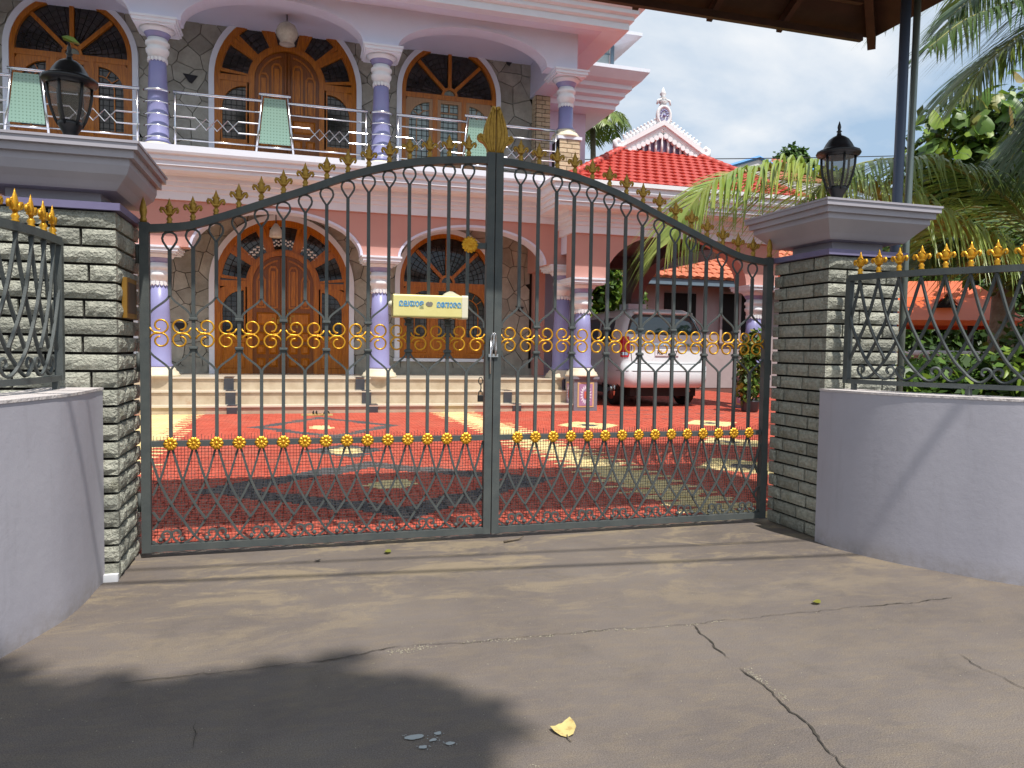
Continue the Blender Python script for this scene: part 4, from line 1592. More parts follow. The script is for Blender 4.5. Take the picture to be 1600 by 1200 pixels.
def window_unit(cx, r, sp, base, glass_low, woodm, full):
    trim_ring(cx, r, sp, base)
    F = MB()
    F.band(arch_pts(cx, r, sp, base), arch_pts(cx, r-.085, sp, base), WYF, WY+.05)
    tz = sp-.03
    F.box(cx-r+.085, cx+r-.085, WYF+.004, WY+.049, tz-.10, tz)
    hub = .17
    hp = [(cx-hub*math.cos(PI*i/14), tz+hub*math.sin(PI*i/14)) for i in range(15)]
    h2 = [(cx-(hub-.05)*math.cos(PI*i/14), tz+(hub-.05)*math.sin(PI*i/14)) for i in range(15)]
    F.band(hp, h2, WYF+.010, WY+.047)
    for a in (45, 90, 135):
        radial_bar(F, cx, tz, hub-.01, r-.08, rad(a), .035, WYF+.007, WY+.048)
    zb = base+.05
    F.box(cx-r+.085, cx+r-.085, WYF+.005, WY+.0485, base, zb)
    t3 = (2*r-.17)/3
    xs = [cx-r+.085+t3*i for i in range(4)]
    for i in (1, 2):
        F.box(xs[i]-.05, xs[i]+.05, WYF+.006, WY+.0475, zb, tz-.10)
    zp = base+(.62 if full else .38)
    fr = F.build('window_frame', 'wood', H)
    P_ = MB()
    for i in range(3):
        a, b = xs[i]+(.0 if i == 0 else .05), xs[i+1]-(.0 if i == 2 else .05)
        C = MB()
        g0, g1, g2, g3 = a+.07, b-.07, zp+.07, tz-.17
        side = -1 if i == 0 else (1 if i == 2 else 0)
        pane = [(g0, g2), (g1, g2), (g1, g3), (g0, g3)] if side == 0 else corner_pane(g0, g1, g2, g3, min(.42, g1-g0), side)
        # casement wood around the pane: outer rectangle minus the pane outline
        n = 40
        def along(pl, k):
            per = [math.hypot(pl[(i2+1) % len(pl)][0]-pl[i2][0], pl[(i2+1) % len(pl)][1]-pl[i2][1]) for i2 in range(len(pl))]
            tot = sum(per); out = []
            for q in range(k):
                d_ = tot*q/k; j = 0
                while d_ > per[j]:
                    d_ -= per[j]; j = (j+1) % len(pl)
                p1, p2 = pl[j], pl[(j+1) % len(pl)]
                out.append((p1[0]+(p2[0]-p1[0])*d_/per[j], p1[1]+(p2[1]-p1[1])*d_/per[j]))
            return out
        if side == 0:
            C.band([(a, zp), (b, zp), (b, tz-.10), (a, tz-.10)], pane, WYF+.018, WY+.045, True)
        else:
            outer = [(a, zp), (b, zp), (b, tz-.10), (a, tz-.10)]
            c0 = ((a+b)/2, (zp+tz-.10)/2)
            inn = along(pane, 64)
            outp = []
            for q in inn:
                ddx, ddz = q[0]-c0[0], q[1]-c0[1]
                s_ = min(((b-a)/2)/max(abs(ddx), 1e-6), ((tz-.10-zp)/2)/max(abs(ddz), 1e-6))
                outp.append((c0[0]+ddx*s_, c0[1]+ddz*s_))
            C.band(outp, inn, WYF+.018, WY+.045, True)
            # curved glazing bar
            ccx, ccz, rr = (g1, g3-.42, .26) if side < 0 else (g0, g3-.42, .26)
            arc = [(ccx+side*rr*math.cos(PI/2*q/8), 0, ccz+rr*math.sin(PI/2*q/8)) for q in range(9)]
            C.tube([(p[0], GYF-.016, p[2]) for p in [(arc[0][0], 0, g2)]+arc], .014, 4, smooth=False, rot=PI/4)
            for aa in (35, 62):
                C.tube([(ccx+side*q*math.cos(rad(aa)), GYF-.016, ccz+q*math.sin(rad(aa))) for q in (rr, .40)], .011, 4, smooth=False, rot=PI/4)
        if side == 0:
            C.box(g0, g1, GYF-.026, GYF-.002, g3-.20, g3-.175)
            C.box((g0+g1)/2-.011, (g0+g1)/2+.011, GYF-.025, GYF-.002, g3-.175, g3)
        # raised panel below
        C.box(a, b, WYF+.022, WY+.044, zb, zp)
        C.bevbox(a+.07, b-.07, WYF+.006, WYF+.03, zb+.06, zp-.05, .012)
        for q in range(5):
            zq = zb+.09+(zp-zb-.18)*q/5
            C.box(a+.09, b-.09, WYF+.002, WYF+.0065, zq, zq+.018)
        cs = C.build('casement', woodm, fr)
        G = MB(); G.prism(pane, GYF, GYF+.012); G.build('pane', glass_low, fr)
        leading(P_, pane, .105)
    for i, (a0, a1) in enumerate(((0, 45), (45, 90), (90, 135), (135, 180))):
        G = MB(); sct = sector(cx, tz, hub-.02, r-.07, rad(a0), rad(a1)); G.prism(sct, GYF+.001, GYF+.012); G.build('pane', 'glass', fr)
        for q in range(1, 7):
            rr = hub+(r-.09-hub)*q/7
            P_.tube([(cx+rr*math.cos(rad(a0+(a1-a0)*t/6)), GYF-.006, tz+rr*math.sin(rad(a0+(a1-a0)*t/6))) for t in range(7)], .006, 4, smooth=False)
        for q in range(1, 5):
            aa = rad(a0+(a1-a0)*q/5)
            P_.tube([(cx+q2*math.cos(aa), GYF-.007, tz+q2*math.sin(aa)) for q2 in (hub, r-.09)], .006, 4, smooth=False)
    G = MB(); G.prism([(cx-(hub-.05)*math.cos(PI*i/12), tz+(hub-.05)*math.sin(PI*i/12)) for i in range(13)], GYF+.002, GYF+.012)
    G.build('pane', 'curtain_glass' if full else 'glass', fr)
    P_.build('leading', 'leading', fr)


def door_unit(cx, r, sp, base, woodm):
    trim_ring(cx, r, sp, base)
    rd = r*.455
    F = MB()
    F.band(arch_pts(cx, r, sp, base), arch_pts(cx, r-.10, sp, base), WYF, WY+.05)
    F.band(arch_pts(cx, rd+.10, sp, base), arch_pts(cx, rd, sp, base), WYF-.012, WY+.049)
    for a in (36, 70, 110, 144):
        radial_bar(F, cx, sp, rd+.09, r-.09, rad(a), .042, WYF+.004, WY+.048)
    for e in (-1, 1):
        a, b = sorted((cx+e*(rd+.095), cx+e*(r-.095)))
        F.box(a, b, WYF+.006, WY+.0475, sp-.06, sp+.06)
        F.box(a, b, WYF+.016, WY+.046, base, base+.70)
        F.bevbox(a+.05, b-.05, WYF+.002, WYF+.03, base+.10, base+.62, .014)
        for q in range(6):
            F.box(a+.075, b-.075, WYF-.003, WYF+.0025, base+.15+q*.07, base+.17+q*.07)
    fr = F.build('door_frame', woodm, H)
    P_ = MB()
    angs = [3, 36, 70, 110, 144, 177]
    for i in range(5):
        sc_ = sector(cx, sp, rd+.09, r-.09, rad(angs[i]), rad(angs[i+1]))
        G = MB(); G.prism(sc_, GYF, GYF+.012); G.build('pane', 'glass', fr)
        da = 5 if i in (1, 2, 3) else 4
        B = MB()
        B.band(sector(cx, sp, rd+.092, r-.092, rad(angs[i]+da*.5), rad(angs[i+1]-da*.5)), sector(cx, sp, rd+.125, r-.125, rad(angs[i]+da*1.3), rad(angs[i+1]-da*1.3)), WYF+.015, WY+.03, True)
        B.build('light_surround', woodm, fr)
        for q in range(1, 4):
            rr = rd+.13+(r-rd-.26)*q/4
            P_.tube([(cx+rr*math.cos(rad(angs[i]+4+(angs[i+1]-angs[i]-8)*t/6)), GYF-.006, sp+rr*math.sin(rad(angs[i]+4+(angs[i+1]-angs[i]-8)*t/6))) for t in range(7)], .007, 4, smooth=False)
        for q in range(1, 4):
            aa = rad(angs[i]+5+(angs[i+1]-angs[i]-10)*q/4)
            P_.tube([(cx+q2*math.cos(aa), GYF-.007, sp+q2*math.sin(aa)) for q2 in (rd+.12, r-.12)], .006, 4, smooth=False)
    for e in (-1, 1):
        a, b = sorted((cx+e*(rd+.16), cx+e*(r-.14)))
        pane = corner_pane(a, b, base+.76, sp-.13, b-a-.01, e)
        c0 = ((a+b)/2, (base+.70+sp-.06)/2)
        A_, B_ = sorted((cx+e*(rd+.096), cx+e*(r-.096)))
        outp = []
        for q in pane:
            ddx, ddz = q[0]-(A_+B_)/2, q[1]-c0[1]
            s_ = min(((B_-A_)/2)/max(abs(ddx), 1e-6), ((sp-.06-base-.70)/2)/max(abs(ddz), 1e-6))
            outp.append(((A_+B_)/2+ddx*s_, c0[1]+ddz*s_))
        B = MB(); B.band(outp, pane, WYF+.017, WY+.04, True); B.build('light_surround', woodm, fr)
        G = MB(); G.prism(pane, GYF+.001, GYF+.012); G.build('pane', 'glass', fr)
        leading(P_, pane, .10)
    P_.build('leading', 'leading', fr)
    # two door leaves meeting under the arch
    for e in (-1, 1):
        D_ = MB()
        pts = [(cx, base)]+([(cx+e*rd, base)])+[(cx+e*rd*math.cos(PI/2*i/12), sp+rd*math.sin(PI/2*i/12)) for i in range(13)]
        D_.prism(pts, WY-.005, WY+.045)
        a, b = sorted((cx+e*.005, cx+e*.06))
        D_.bevbox(a, b, WY-.045, WY-.004, base+.01, sp+rd-.03, .014)
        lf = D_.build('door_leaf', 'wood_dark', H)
        x0, x1 = sorted((cx+e*.10, cx+e*(rd-.07)))
        w = (x1-x0-.05)/2
        for rowz in (.12, .38, .64):
            for ci in range(2):
                q = MB(); q.bevbox(x0+ci*(w+.05), x0+ci*(w+.05)+w, WY-.042, WY-.003, base+rowz, base+rowz+.20, .045); q.build('panel', 'wood', lf)
        q = MB(); q.bevbox(x0, x1, WY-.036, WY-.003, base+.96, base+1.22, .035); q.build('panel', 'wood', lf)
        for ci in range(2):
            xa = x0+ci*(w+.05)
            zt = sp+(.30 if (ci == 0) == (e > 0) else .10)
            q = MB()
            q.band([(xa, base+1.30), (xa+w, base+1.30), (xa+w, zt), (xa+w*.75, zt+.07), (xa+w*.25, zt+.07), (xa, zt)],
                   [(xa+.035, base+1.335), (xa+w-.035, base+1.335), (xa+w-.035, zt-.02), (xa+w*.70, zt+.03), (xa+w*.30, zt+.03), (xa+.035, zt-.02)], WY-.026, WY-.002, True)
            q.prism([(xa+.05, base+1.35), (xa+w-.05, base+1.35), (xa+w-.05, zt-.03), (xa+.05, zt-.03)], WY-.014, WY-.002)
            q.build('panel', 'wood', lf)
        arc = [(cx+e*(rd-.09)*math.cos(rad(t)), 0, sp+(rd-.09)*math.sin(rad(t))) for t in range(14, 86, 8)]
        q = MB(); q.tube([(p[0], WY-.012, p[2]) for p in arc], .022, 4, smooth=False, rot=PI/4); q.build('arched_moulding', 'wood', lf)
        q = MB(); q.tube([(cx+e*.075, WY-.05, base+1.0), (cx+e*.08, WY-.085, base+1.06), (cx+e*.08, WY-.085, base+1.2), (cx+e*.075, WY-.05, base+1.26)], .012, 6); q.build('handle', 'gold_old', lf)


for i, (cx, r, sp, base, kind) in enumerate(LOWER):
    if kind == 'door':
        door_unit(cx, r, sp, base, 'wood')
    else:
        window_unit(cx, r, sp, base, 'glass', 'wood', False)
for i, (cx, r, sp, base, kind) in enumerate(UPPER):
    if kind == 'door':
        door_unit(cx, r, sp, base, 'wood')
    else:
        window_unit(cx, r, sp, base, 'curtain_glass' if cx > 0 else 'glass', 'wood_pale' if cx > 0 else 'wood', True)
# pale shell garlands hung in the door's fan lights, brass lettering on the door
for a0, a1 in ((78, 102), (42, 64), (116, 138)):
    m = MB()
    for k in range(9):
        a = rad(a0+(a1-a0)*k/8)
        for r_ in (.80, .87):
            m.ball((-.29+r_*math.cos(a), WY-.012, 2.35+r_*math.sin(a)+(.012 if k % 2 else -.012)), .022, 6)
    m.build('garland', 'white', H)
for dxx, dz, w_, h_ in ((-.22, 1.66, .05, .03), (-.12, 1.58, .03, .09), (-.15, 1.50, .04, .05), (.12, 1.60, .03, .12), (.16, 1.72, .05, .03), (.10, 1.46, .06, .03), (.24, 1.50, .04, .06), (-.05, 1.70, .03, .05), (.06, 1.68, .02, .08)):
    m = MB(); m.box(-.29+dxx, -.29+dxx+w_, WY-.050, WY-.034, dz, dz+h_); m.build('brass_ornament', 'gold_old', H)
# window sill and skirting
m = MB(); m.box(1.90, 4.14, WY-.10, WY+.05, .86, .925); m.build('window_sill', 'trim', H)
m = MB(); m.box(-5.14, -2.90, WY-.10, WY+.05, .86, .925); m.build('window_sill', 'trim', H)
for a, b in ((HX0, -1.70), (1.12, HX1-.02)):
    m = MB(); m.box(a, b, WY-.035, WY+.05, FLOOR, FLOOR+.14); m.build('skirting', 'granite_and_shadow', H) if False else m.build('skirting', 'stone', H)

# --- porch floor, steps, balcony floor
m = MB(); m.box(HX0, 5.0, 13.72, WY+.05, -.02, FLOOR-.028); m.build('porch_base', 'marble', H)
m = MB(); m.box(HX0, 5.02, 13.69, WY+.05, FLOOR-.028, FLOOR); m.build('porch_floor', 'marble_edge', H)
for z, y in ((.365, 13.38), (.135, 13.06)):
    m = MB(); m.box(HX0, 5.0, y, 13.72, -.02, z-.026); st = m.build('step', 'marble', H)
    m = MB(); m.box(HX0, 5.01, y-.028, 13.72, z-.026, z); m.build('nosing', 'marble_edge', st)
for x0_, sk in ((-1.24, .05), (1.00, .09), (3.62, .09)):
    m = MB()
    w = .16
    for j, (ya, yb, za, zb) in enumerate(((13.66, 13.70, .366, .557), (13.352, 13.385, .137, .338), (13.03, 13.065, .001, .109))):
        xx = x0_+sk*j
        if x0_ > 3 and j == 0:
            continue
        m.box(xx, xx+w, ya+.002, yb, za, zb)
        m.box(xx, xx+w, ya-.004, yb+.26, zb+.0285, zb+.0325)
    m.build('shadow_strip', 'granite_and_shadow', H)  # solid dark strips stand in for shadows falling across the steps
m = MB(); m.box(HX0, HX1, 13.3, WY+.05, 4.05, UP); m.build('balcony_floor', 'house', H)

# --- arcades


def fascia(x0, x1, z_bot, z_top, y0_, y1_, arches, name):
    pts = [(x0, z_top), (x0, z_bot)]
    for cx, hw, rise, spring in arches:
        pts += [(cx-hw, z_bot)] if spring == z_bot else [(cx-hw, z_bot), (cx-hw, spring)]
        pts += [(cx-hw*math.cos(PI*i/28), spring+rise*math.sin(PI*i/28)) for i in range(1, 28)]
        pts += [(cx+hw, z_bot)] if spring == z_bot else [(cx+hw, spring), (cx+hw, z_bot)]
    pts += [(x1, z_bot), (x1, z_top)]
    m = MB(); m.prism(pts, y0_, y1_)
    o = m.build(name, 'salmon' if 'lower' in name else 'house', H)
    for cx, hw, rise, spring in arches:
        t = MB()
        a = [(cx-(hw+.0)*math.cos(PI*i/28), spring+rise*math.sin(PI*i/28)) for i in range(29)]
        b = [(cx-(hw-.045)*math.cos(PI*i/28), spring+(rise-.045)*math.sin(PI*i/28)) for i in range(29)]
        t.band(a, b, y0_-.02, y1_+.02)
        t.build('arch_lining', 'house', o)


COLX = (-5.95, -2.30, 1.455, 5.06)
fascia(HX0, 5.2, 2.80, 4.02, FA, 14.03, [(-4.12, 1.42, .70, 2.80), (-.34, 1.46, .74, 2.80), (3.19, 1.44, .67, 2.80)], 'lower_arcade')
fascia(HX0, 5.2, 6.56, 7.27, FA, 14.03, [(-4.12, 1.48, .60, 6.56), (-.40, 1.55, .62, 6.56), (3.15, 1.47, .57, 6.56)], 'upper_arcade')
m = MB(); m.box(4.80, 5.2, 14.03, WY+.05, 6.56, 7.27); m.build('side_beam', 'house', H)
m = MB(); m.box(4.80, 5.2, 14.03, WY+.05, 2.80, 4.02); m.build('side_beam', 'salmon', H)


def column(x, y, z0, z1, r0, r1, parent=None):
    par = parent or H
    m = MB(); m.lathe([(r0+.03, z0+.16), (r0+.035, z0+.19), (r0, z0+.23), (r0*.985, z0+.7), ((r0+r1)/2, (z0+z1)/2), (r1, z1-.60)], x, y, 28)
    c = m.build('column', 'violet', par)
    m = MB(); m.lathe([(r0+.14, z0), (r0+.14, z0+.035), (r0+.12, z0+.05), (r0+.115, z0+.08), (r0+.075, z0+.105), (r0+.07, z0+.13), (r0+.045, z0+.16)], x, y, 28); m.build('base', 'cream', c)
    m = MB(); m.lathe([(r1+.012, z1-.60), (r1+.022, z1-.52), (r1+.045, z1-.50), (r1+.05, z1-.45), (r1+.028, z1-.43), (r1+.028, z1-.385), (r1+.055, z1-.37), (r1+.055, z1-.33), (r1+.022, z1-.31), (r1+.020, z1-.27)], x, y, 28)
    m.build('necking', 'white', c)
    m = MB()
    for k in range(16):
        a = 2*PI*k/16
        ca, sa = math.cos(a), math.sin(a)
        rr = r1+.016
        w = .026
        p = [(-w, -.595), (w, -.595), (w, -.64), (0, -.665), (-w, -.64)]
        vs = [(x+(rr+t)*ca-q[0]*sa, y+(rr+t)*sa+q[0]*ca, z1+q[1]) for t in (-.03, .006) for q in p]
        m.add(vs, [(0, 1, 2, 3, 4), (9, 8, 7, 6, 5)]+[(i, 5+i, 5+(i+1) % 5, (i+1) % 5) for i in range(5)])
    m.build('drop_ornament', 'white', c)
    m = MB(); m.lathe([(r1+.012, z1-.27), (r1+.04, z1-.245), (r1+.06, z1-.20), (r1+.075, z1-.19)], x, y, 28); m.build('capital_bell', 'violet', c)
    m = MB()
    h = r1+.20
    m.lathe([(r1+.078, z1-.19), (r1+.10, z1-.15), (r1+.15, z1-.12)], x, y, 24)
    for e0, e1, g in ((z1-.12, z1-.09, .03), (z1-.09, z1-.035, .0), (z1-.035, z1, -.02)):
        m.box(x-h+g, x+h-g, y-h+g, y+h-g, e0, e1)
    m.build('capital', 'trim', c)


for x in COLX:
    column(x, CY, FLOOR, 2.80, .185, .142)
for x in COLX[:3]:
    column(x, CY, UP, 6.56, .17, .135)
column(COLX[3], CY, 5.30, 6.56, .145, .13)

# brick pedestal and brick pier of the upper storey
_m = MB(); _m.bevbox(-.5, .5, -.5, .5, -.5, .5, .06)
BRICK = _m.mesh('brick', mats=[M['brick']])
m = MB(); m.box(4.86, 5.28, 13.74, 14.16, UP, 5.245); pd = m.build('pedestal', 'grout', H)
for i in range(10):
    z = UP+.043+i*.0862
    for j in range(2):
        s_ = .16 if (i+j) % 2 else .26
        x = 4.86+(.0 if j == 0 else (.26 if i % 2 == 0 else .16))
        w = (.26 if i % 2 == 0 else .16) if j == 0 else (.16 if i % 2 == 0 else .26)
        piece('brick', BRICK, (x+w/2, 13.735, z), pd, (w-.012, .03, .074))
        piece('brick', BRICK, (5.285, 13.74+.21*(j+.5), z), pd, (.198, .03, .074), (0, 0, PI/2))
m = MB(); m.box(4.82, 5.32, 13.70, 14.20, 5.245, 5.30); m.build('pedestal_cap', 'trim', pd)
m = MB(); m.box(4.86, 5.18, WY-.24, WY+.06, UP, 7.28); pr = m.build('brick_pier', 'grout', H)
for i in range(32):
    z = UP+.045+i*.0905
    sp_ = .13 if i % 2 else .20
    piece('brick', BRICK, (4.86+sp_/2, WY-.245, z), pr, (sp_-.012, .03, .078))
    piece('brick', BRICK, (4.86+sp_+(.32-sp_)/2, WY-.245, z), pr, (.32-sp_-.012, .03, .078))
    piece('brick', BRICK, (4.855, WY-.12, z), pr, (.21, .03, .078), (0, 0, -PI/2))
m = MB(); m.box(4.92, 5.16, WY-.16, WY+.06, FLOOR, 4.0); m.build('pilaster', 'salmon', H)
m = MB(); m.box(5.16, 5.20, WY-.02, WY+4.5, FLOOR, 7.3); m.build('side_wall', 'house', H)

# --- cornices
PROF = [(0, 3.58), (.05, 3.58), (.05, 3.71), (.085, 3.725), (.085, 3.785), (.125, 3.80), (.125, 3.86), (.17, 3.875), (.17, 3.95), (.22, 3.985), (.47, 3.985), (.47, 4.05), (.51, 4.05), (.51, 4.12),
        (.545, 4.135), (.545, 4.20), (.585, 4.22), (.60, 4.26), (.60, 4.36), (0, 4.385)]
m = MB(); m.sweep([(HX0, FA), (4.93, FA)], PROF); m.build('lower_cornice', 'trim', H)
UPROF = [(-.35, 7.265), (0, 7.18), (.05, 7.18), (.05, 7.30), (.12, 7.33), (.12, 7.40), (.19, 7.43), (.19, 7.50), (.26, 7.53), (.26, 7.60), (.40, 7.64), (.40, 7.78), (-.35, 7.80)]
m = MB(); m.sweep([(HX0, 13.12), (5.93, 13.12), (5.93, 16.5)], UPROF); m.build('upper_cornice', 'trim', H)
m = MB(); m.box(HX0, 5.90, 13.14, 16.5, 7.262, 7.30); m.build('soffit', 'house', H)
m = MB(); m.box(HX0, 6.45, 12.62, 16.6, 7.795, 7.86); m.build('roof_edge', 'canopy', H)

# --- balcony railing
RY = 13.80
LEV = [5.20, 5.00, 4.81, 4.62]
ZT = 5.40


def railing(xa, xb, xp, hw=.27):
    m = MB()
    for a, b in ((xa, xp-hw*.80), (xp+hw*.80, xb)):
        if b-a > .1:
            m.tube([(a, RY, ZT), (b, RY, ZT)], .026, 10)
    rl = m.build('balcony_railing', 'steel', H)
    m = MB()
    m.tube([(xp-hw*.80-.05, RY, ZT+.115), (xp+hw*.80+.05, RY, ZT+.115)], .026, 10)
    m.build('panel_rail', 'steel', rl)
    for e in (-1, 1):
        m = MB(); m.tube([(xp+e*hw*.78, RY, ZT+.11), (xp+e*hw*1.20, RY, UP)], .02, 8); m.build('panel_post', 'steel', rl)
    m = MB(); m.tube([(xp-hw*1.16, RY, LEV[3]-.01), (xp+hw*1.16, RY, LEV[3]-.01)], .02, 8); m.build('panel_foot', 'steel', rl)
    m = MB(); m.prism([(xp-hw*.98, LEV[3]+.05), (xp+hw*.98, LEV[3]+.05), (xp+hw*.66, ZT+.055), (xp-hw*.66, ZT+.055)], RY-.006, RY+.006); m.build('glass_panel', 'panel_glass', rl)
    for px in (xa+.03, xb-.03):
        m = MB(); m.tube([(px, RY, UP), (px, RY, ZT)], .018, 8); m.build('post', 'steel', rl)
    for a, b in ((xa, xp-hw*.95), (xp+hw*.95, xb)):
        if b-a < .25:
            continue
        for k in (0, 3):
            m = MB(); m.tube([(a, RY, LEV[k]), (b, RY, LEV[k])], .0135, 8); m.build('bar', 'steel', rl)
        c = (a+b)/2
        zu, zl = LEV[1], LEV[2]
        q = .115
        if b-a > .95:
            for s_ in (0, 1):
                u, l = (zu, zl) if s_ == 0 else (zl, zu)
                zz_ = [(a, u), (c-3*q, u), (c-1.5*q-.0, l), (c, u), (c+1.5*q, l), (c+3*q, u) if s_ == 0 else (c+3*q, u), (b, u)]
                m = MB(); m.tube([(p[0], RY+.006*s_, p[1]) for p in zz_], .0125, 8, smooth=False); m.build('zigzag_bar', 'steel', rl)
        else:
            for z in (zu, zl):
                m = MB(); m.tube([(a, RY, z), (b, RY, z)], .0125, 8); m.build('bar', 'steel', rl)


railing(-5.7, -2.56, -4.21)
railing(-2.04, 1.20, -.40)
railing(1.72, 4.84, 3.26)
for xc in (-2.30, 1.455):
    for z, r_ in [(ZT, .02)]+[(q, .012) for q in LEV]:
        m = MB(); m.tube([(xc+.215*math.cos(rad(a)), CY-.02+.215*math.sin(rad(a)), z) for a in range(205, 336, 10)], r_, 8); m.build('curved_rail', 'steel', H)

# --- hanging lamps of the porch and balcony


def pendant(x, y, ztop, zc, r, label, shade):
    T = thing('hanging_lamp', label, 'lamp', (x, y, zc), 'hanging lamps of the villa')
    m = MB(); m.tube([(x, y, zc+r*.9), (x, y, ztop)], .012, 6); m.build('stem', 'lantern', T)
    m = MB()
    if shade:
        m.lathe([(r*.75, zc-r), (r*.95, zc-r*.9), (r*.85, zc), (r*.5, zc+r*.6), (r*.2, zc+r)], x, y, 16)
    else:
        m.lathe([(r*.55, zc-r), (r*.70, zc-r*1.06), (r*.62, zc-r*.8), (r*.95, zc-r*.3), (r, zc+r*.1), (r*.75, zc+r*.65), (r*.2, zc+r)], x, y, 18)
    m.build('shade', 'lamp_glass', T)


pendant(-.21, 14.6, 7.27, 6.93, .20, 'round milky glass lamp hanging above the upper balcony door', False)
pendant(-.40, 14.4, 4.05, 3.26, .13, 'small cream lamp hanging before the fan light of the front door', True)

# --- wing further back, seen right of the balcony
W_ = thing('house_wing', 'rear wing with stepped cornices and grey green upper wall', 'building', (6.2, 18, 0))
m = MB(); m.box(5.4, 6.8, 17.3, 21, 0, 7.05); m.build('lower_wall', 'house', W_)
m = MB(); m.sweep([(5.4, 17.3), (6.8, 17.3), (6.8, 21)], [(0, 6.95), (.55, 6.95), (.55, 7.06), (.62, 7.08), (.62, 7.18), (.72, 7.22), (.72, 7.32), (.84, 7.36), (.84, 7.46), (1.0, 7.52), (1.15, 7.70), (1.15, 7.78), (0, 7.84)]); m.build('cornice', 'trim', W_)
m = MB(); m.box(5.4, 7.35, 17.2, 21, 7.84, 8.75); m.build('upper_wall', 'wing_wall', W_)
m = MB(); m.sweep([(5.4, 17.2), (7.35, 17.2), (7.35, 21)], [(0, 8.60), (.40, 8.66), (.60, 8.72), (.60, 8.80), (0, 8.86)]); m.build('top_cornice', 'trim', W_)
m = MB(); m.tube([(7.40, 17.13, 7.85), (7.40, 17.13, 8.7)], .05, 8); m.build('rain_pipe', 'blue_grey', W_)
for z in (8.12, 8.42):
    m = MB(); m.box(5.4, 7.36, 17.18, 17.21, z, z+.03); m.build('ledge', 'blue_grey', W_)

# ------------------------------------------------------------------ carport with tiled roof and gable
K = thing('carport', 'lilac car porch with violet columns, red tiled roof and white carved gable', 'carport', (7.0, 14, 0))
KY = 13.0
KCOL = (5.22, 8.98)


def kfascia(y0_, y1_, x0, x1, arches, name):
    pts = [(x0, 3.80), (x0, 2.50)]
    for cx, hw, rise, sp_ in arches:
        pts += [(cx-hw, 2.50)]+[(cx-hw*math.cos(PI*i/28), sp_+rise*math.sin(PI*i/28)) for i in range(1, 28)]+[(cx+hw, 2.50)]
    pts += [(x1, 2.50), (x1, 3.80)]
    m = MB(); m.prism(pts, y0_, y1_); return m.build(name, 'salmon', K)


kfascia(KY, KY+.40, 4.93, 9.36, [(7.10, 1.52, .92, 2.50)], 'front_arch')
m = MB(); m.box(4.93, 9.36, 19.2, 19.6, 3.45, 3.80); m.build('rear_beam', 'porch_shade', K)
# arched wall along the right flank of the car porch
ya, yb, zs_ = 13.55, 19.15, 2.50
poly = [(KY+.4, 3.80), (KY+.4, zs_)]+[((ya+yb)/2-(yb-ya)/2*math.cos(PI*i/28), zs_+1.1*math.sin(PI*i/28)) for i in range(29)]+[(19.6, zs_), (19.6, 3.80)]
m = MB()
n = len(poly)
m.add([(x, p[0], p[1]) for x in (9.0, 9.36) for p in poly], [list(range(n)), list(range(2*n-1, n-1, -1))]+[(i, (i+1) % n, n+(i+1) % n, n+i) for i in range(n)])
m.build('side_arch', 'porch_shade', K)
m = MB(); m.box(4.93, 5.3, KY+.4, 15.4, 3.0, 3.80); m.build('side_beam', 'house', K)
m = MB(); m.box(4.95, 9.34, KY+.3, 19.6, 3.78, 3.84); m.build('ceiling', 'porch_shade', K)


def kolumn(x, y, full=True):
    h = .235
    m = MB(); m.box(x-h, x+h, y-h, y+h, 0, .60)
    p = m.build('pedestal', 'pedestal_grey', K)
    m = MB(); m.box(x-h-.03, x+h+.03, y-h-.03, y+h+.03, .60, .645); m.build('pedestal_top', 'pedestal_grey', p)
    for face in ('f', 'l', 'r'):
        mb = MB()

        def q(a, b, c, d, t, mm):
            mk = MB()
            if face == 'f':
                mk.box(x+a, x+b, y-h-t, y-h+.01, c, d)
            elif face == 'l':
                mk.box(x-h-t, x-h+.01, y+a, y+b, c, d)
            else:
                mk.box(x+h-.01, x+h+t, y+a, y+b, c, d)
            return mk
        q(-.165, .165, .07, .54, .006, 0).build('tile_border', 'tile_frame', p)
        q(-.135, .135, .10, .51, .010, 0).build('picture_tile', 'tile_plum', p)
        petals = MB()
        for k in range(18):
            a = 2*PI*k/18
            cx_, cz_ = .075*math.cos(a), .305+.125*math.sin(a)
            tx, tz_ = .125*math.cos(a), .305+.19*math.sin(a)
            w_ = .020
            nx_, nz_ = -math.sin(a)*w_, math.cos(a)*w_
            pl = [(cx_*.8, (cz_-.305)*.8+.305), (cx_+nx_, cz_+nz_), (tx, tz_), (cx_-nx_, cz_-nz_)]
            if face == 'f':
                petals.add([(x+u, y-h-.0125, v) for u, v in pl], [(0, 1, 2, 3)])
            else:
                sx = -1 if face == 'l' else 1
                petals.add([(x+sx*(h+.0125), y+u, v) for u, v in pl], [(0, 1, 2, 3)])
        petals.build('petal_print', 'tile_violet', p)
        mk = q(-.035, .035, .24, .37, .0145, 0); mk.build('centre_print', 'tile_red', p)
    column(x, y, .645, 2.50, .175, .138, K)


for x in KCOL:
    kolumn(x, KY+.24)
m = MB(); m.box(8.98, 9.38, 19.18, 19.62, 0, 2.5); m.build('rear_pier', 'porch_shade', K)
m = MB(); m.box(8.90, 9.46, 19.10, 19.70, 2.30, 2.47); m.build('pier_cap', 'trim', K)
m = MB(); m.sweep([(4.93, 19.5), (4.93, KY), (9.36, KY), (9.36, 19.6)], [(o, z-.25) for o, z in PROF]); m.build('cornice', 'trim', K)
# hip roof
EX0, EX1, EY0, EZ = 4.46, 9.83, 12.55, 4.11
GXC, GYY, GZ0 = 7.69, 15.0, 5.50
sl = (GZ0-EZ)/(GYY-EY0)
ga, gb = 6.78, 8.58
gxc = (ga+gb)/2
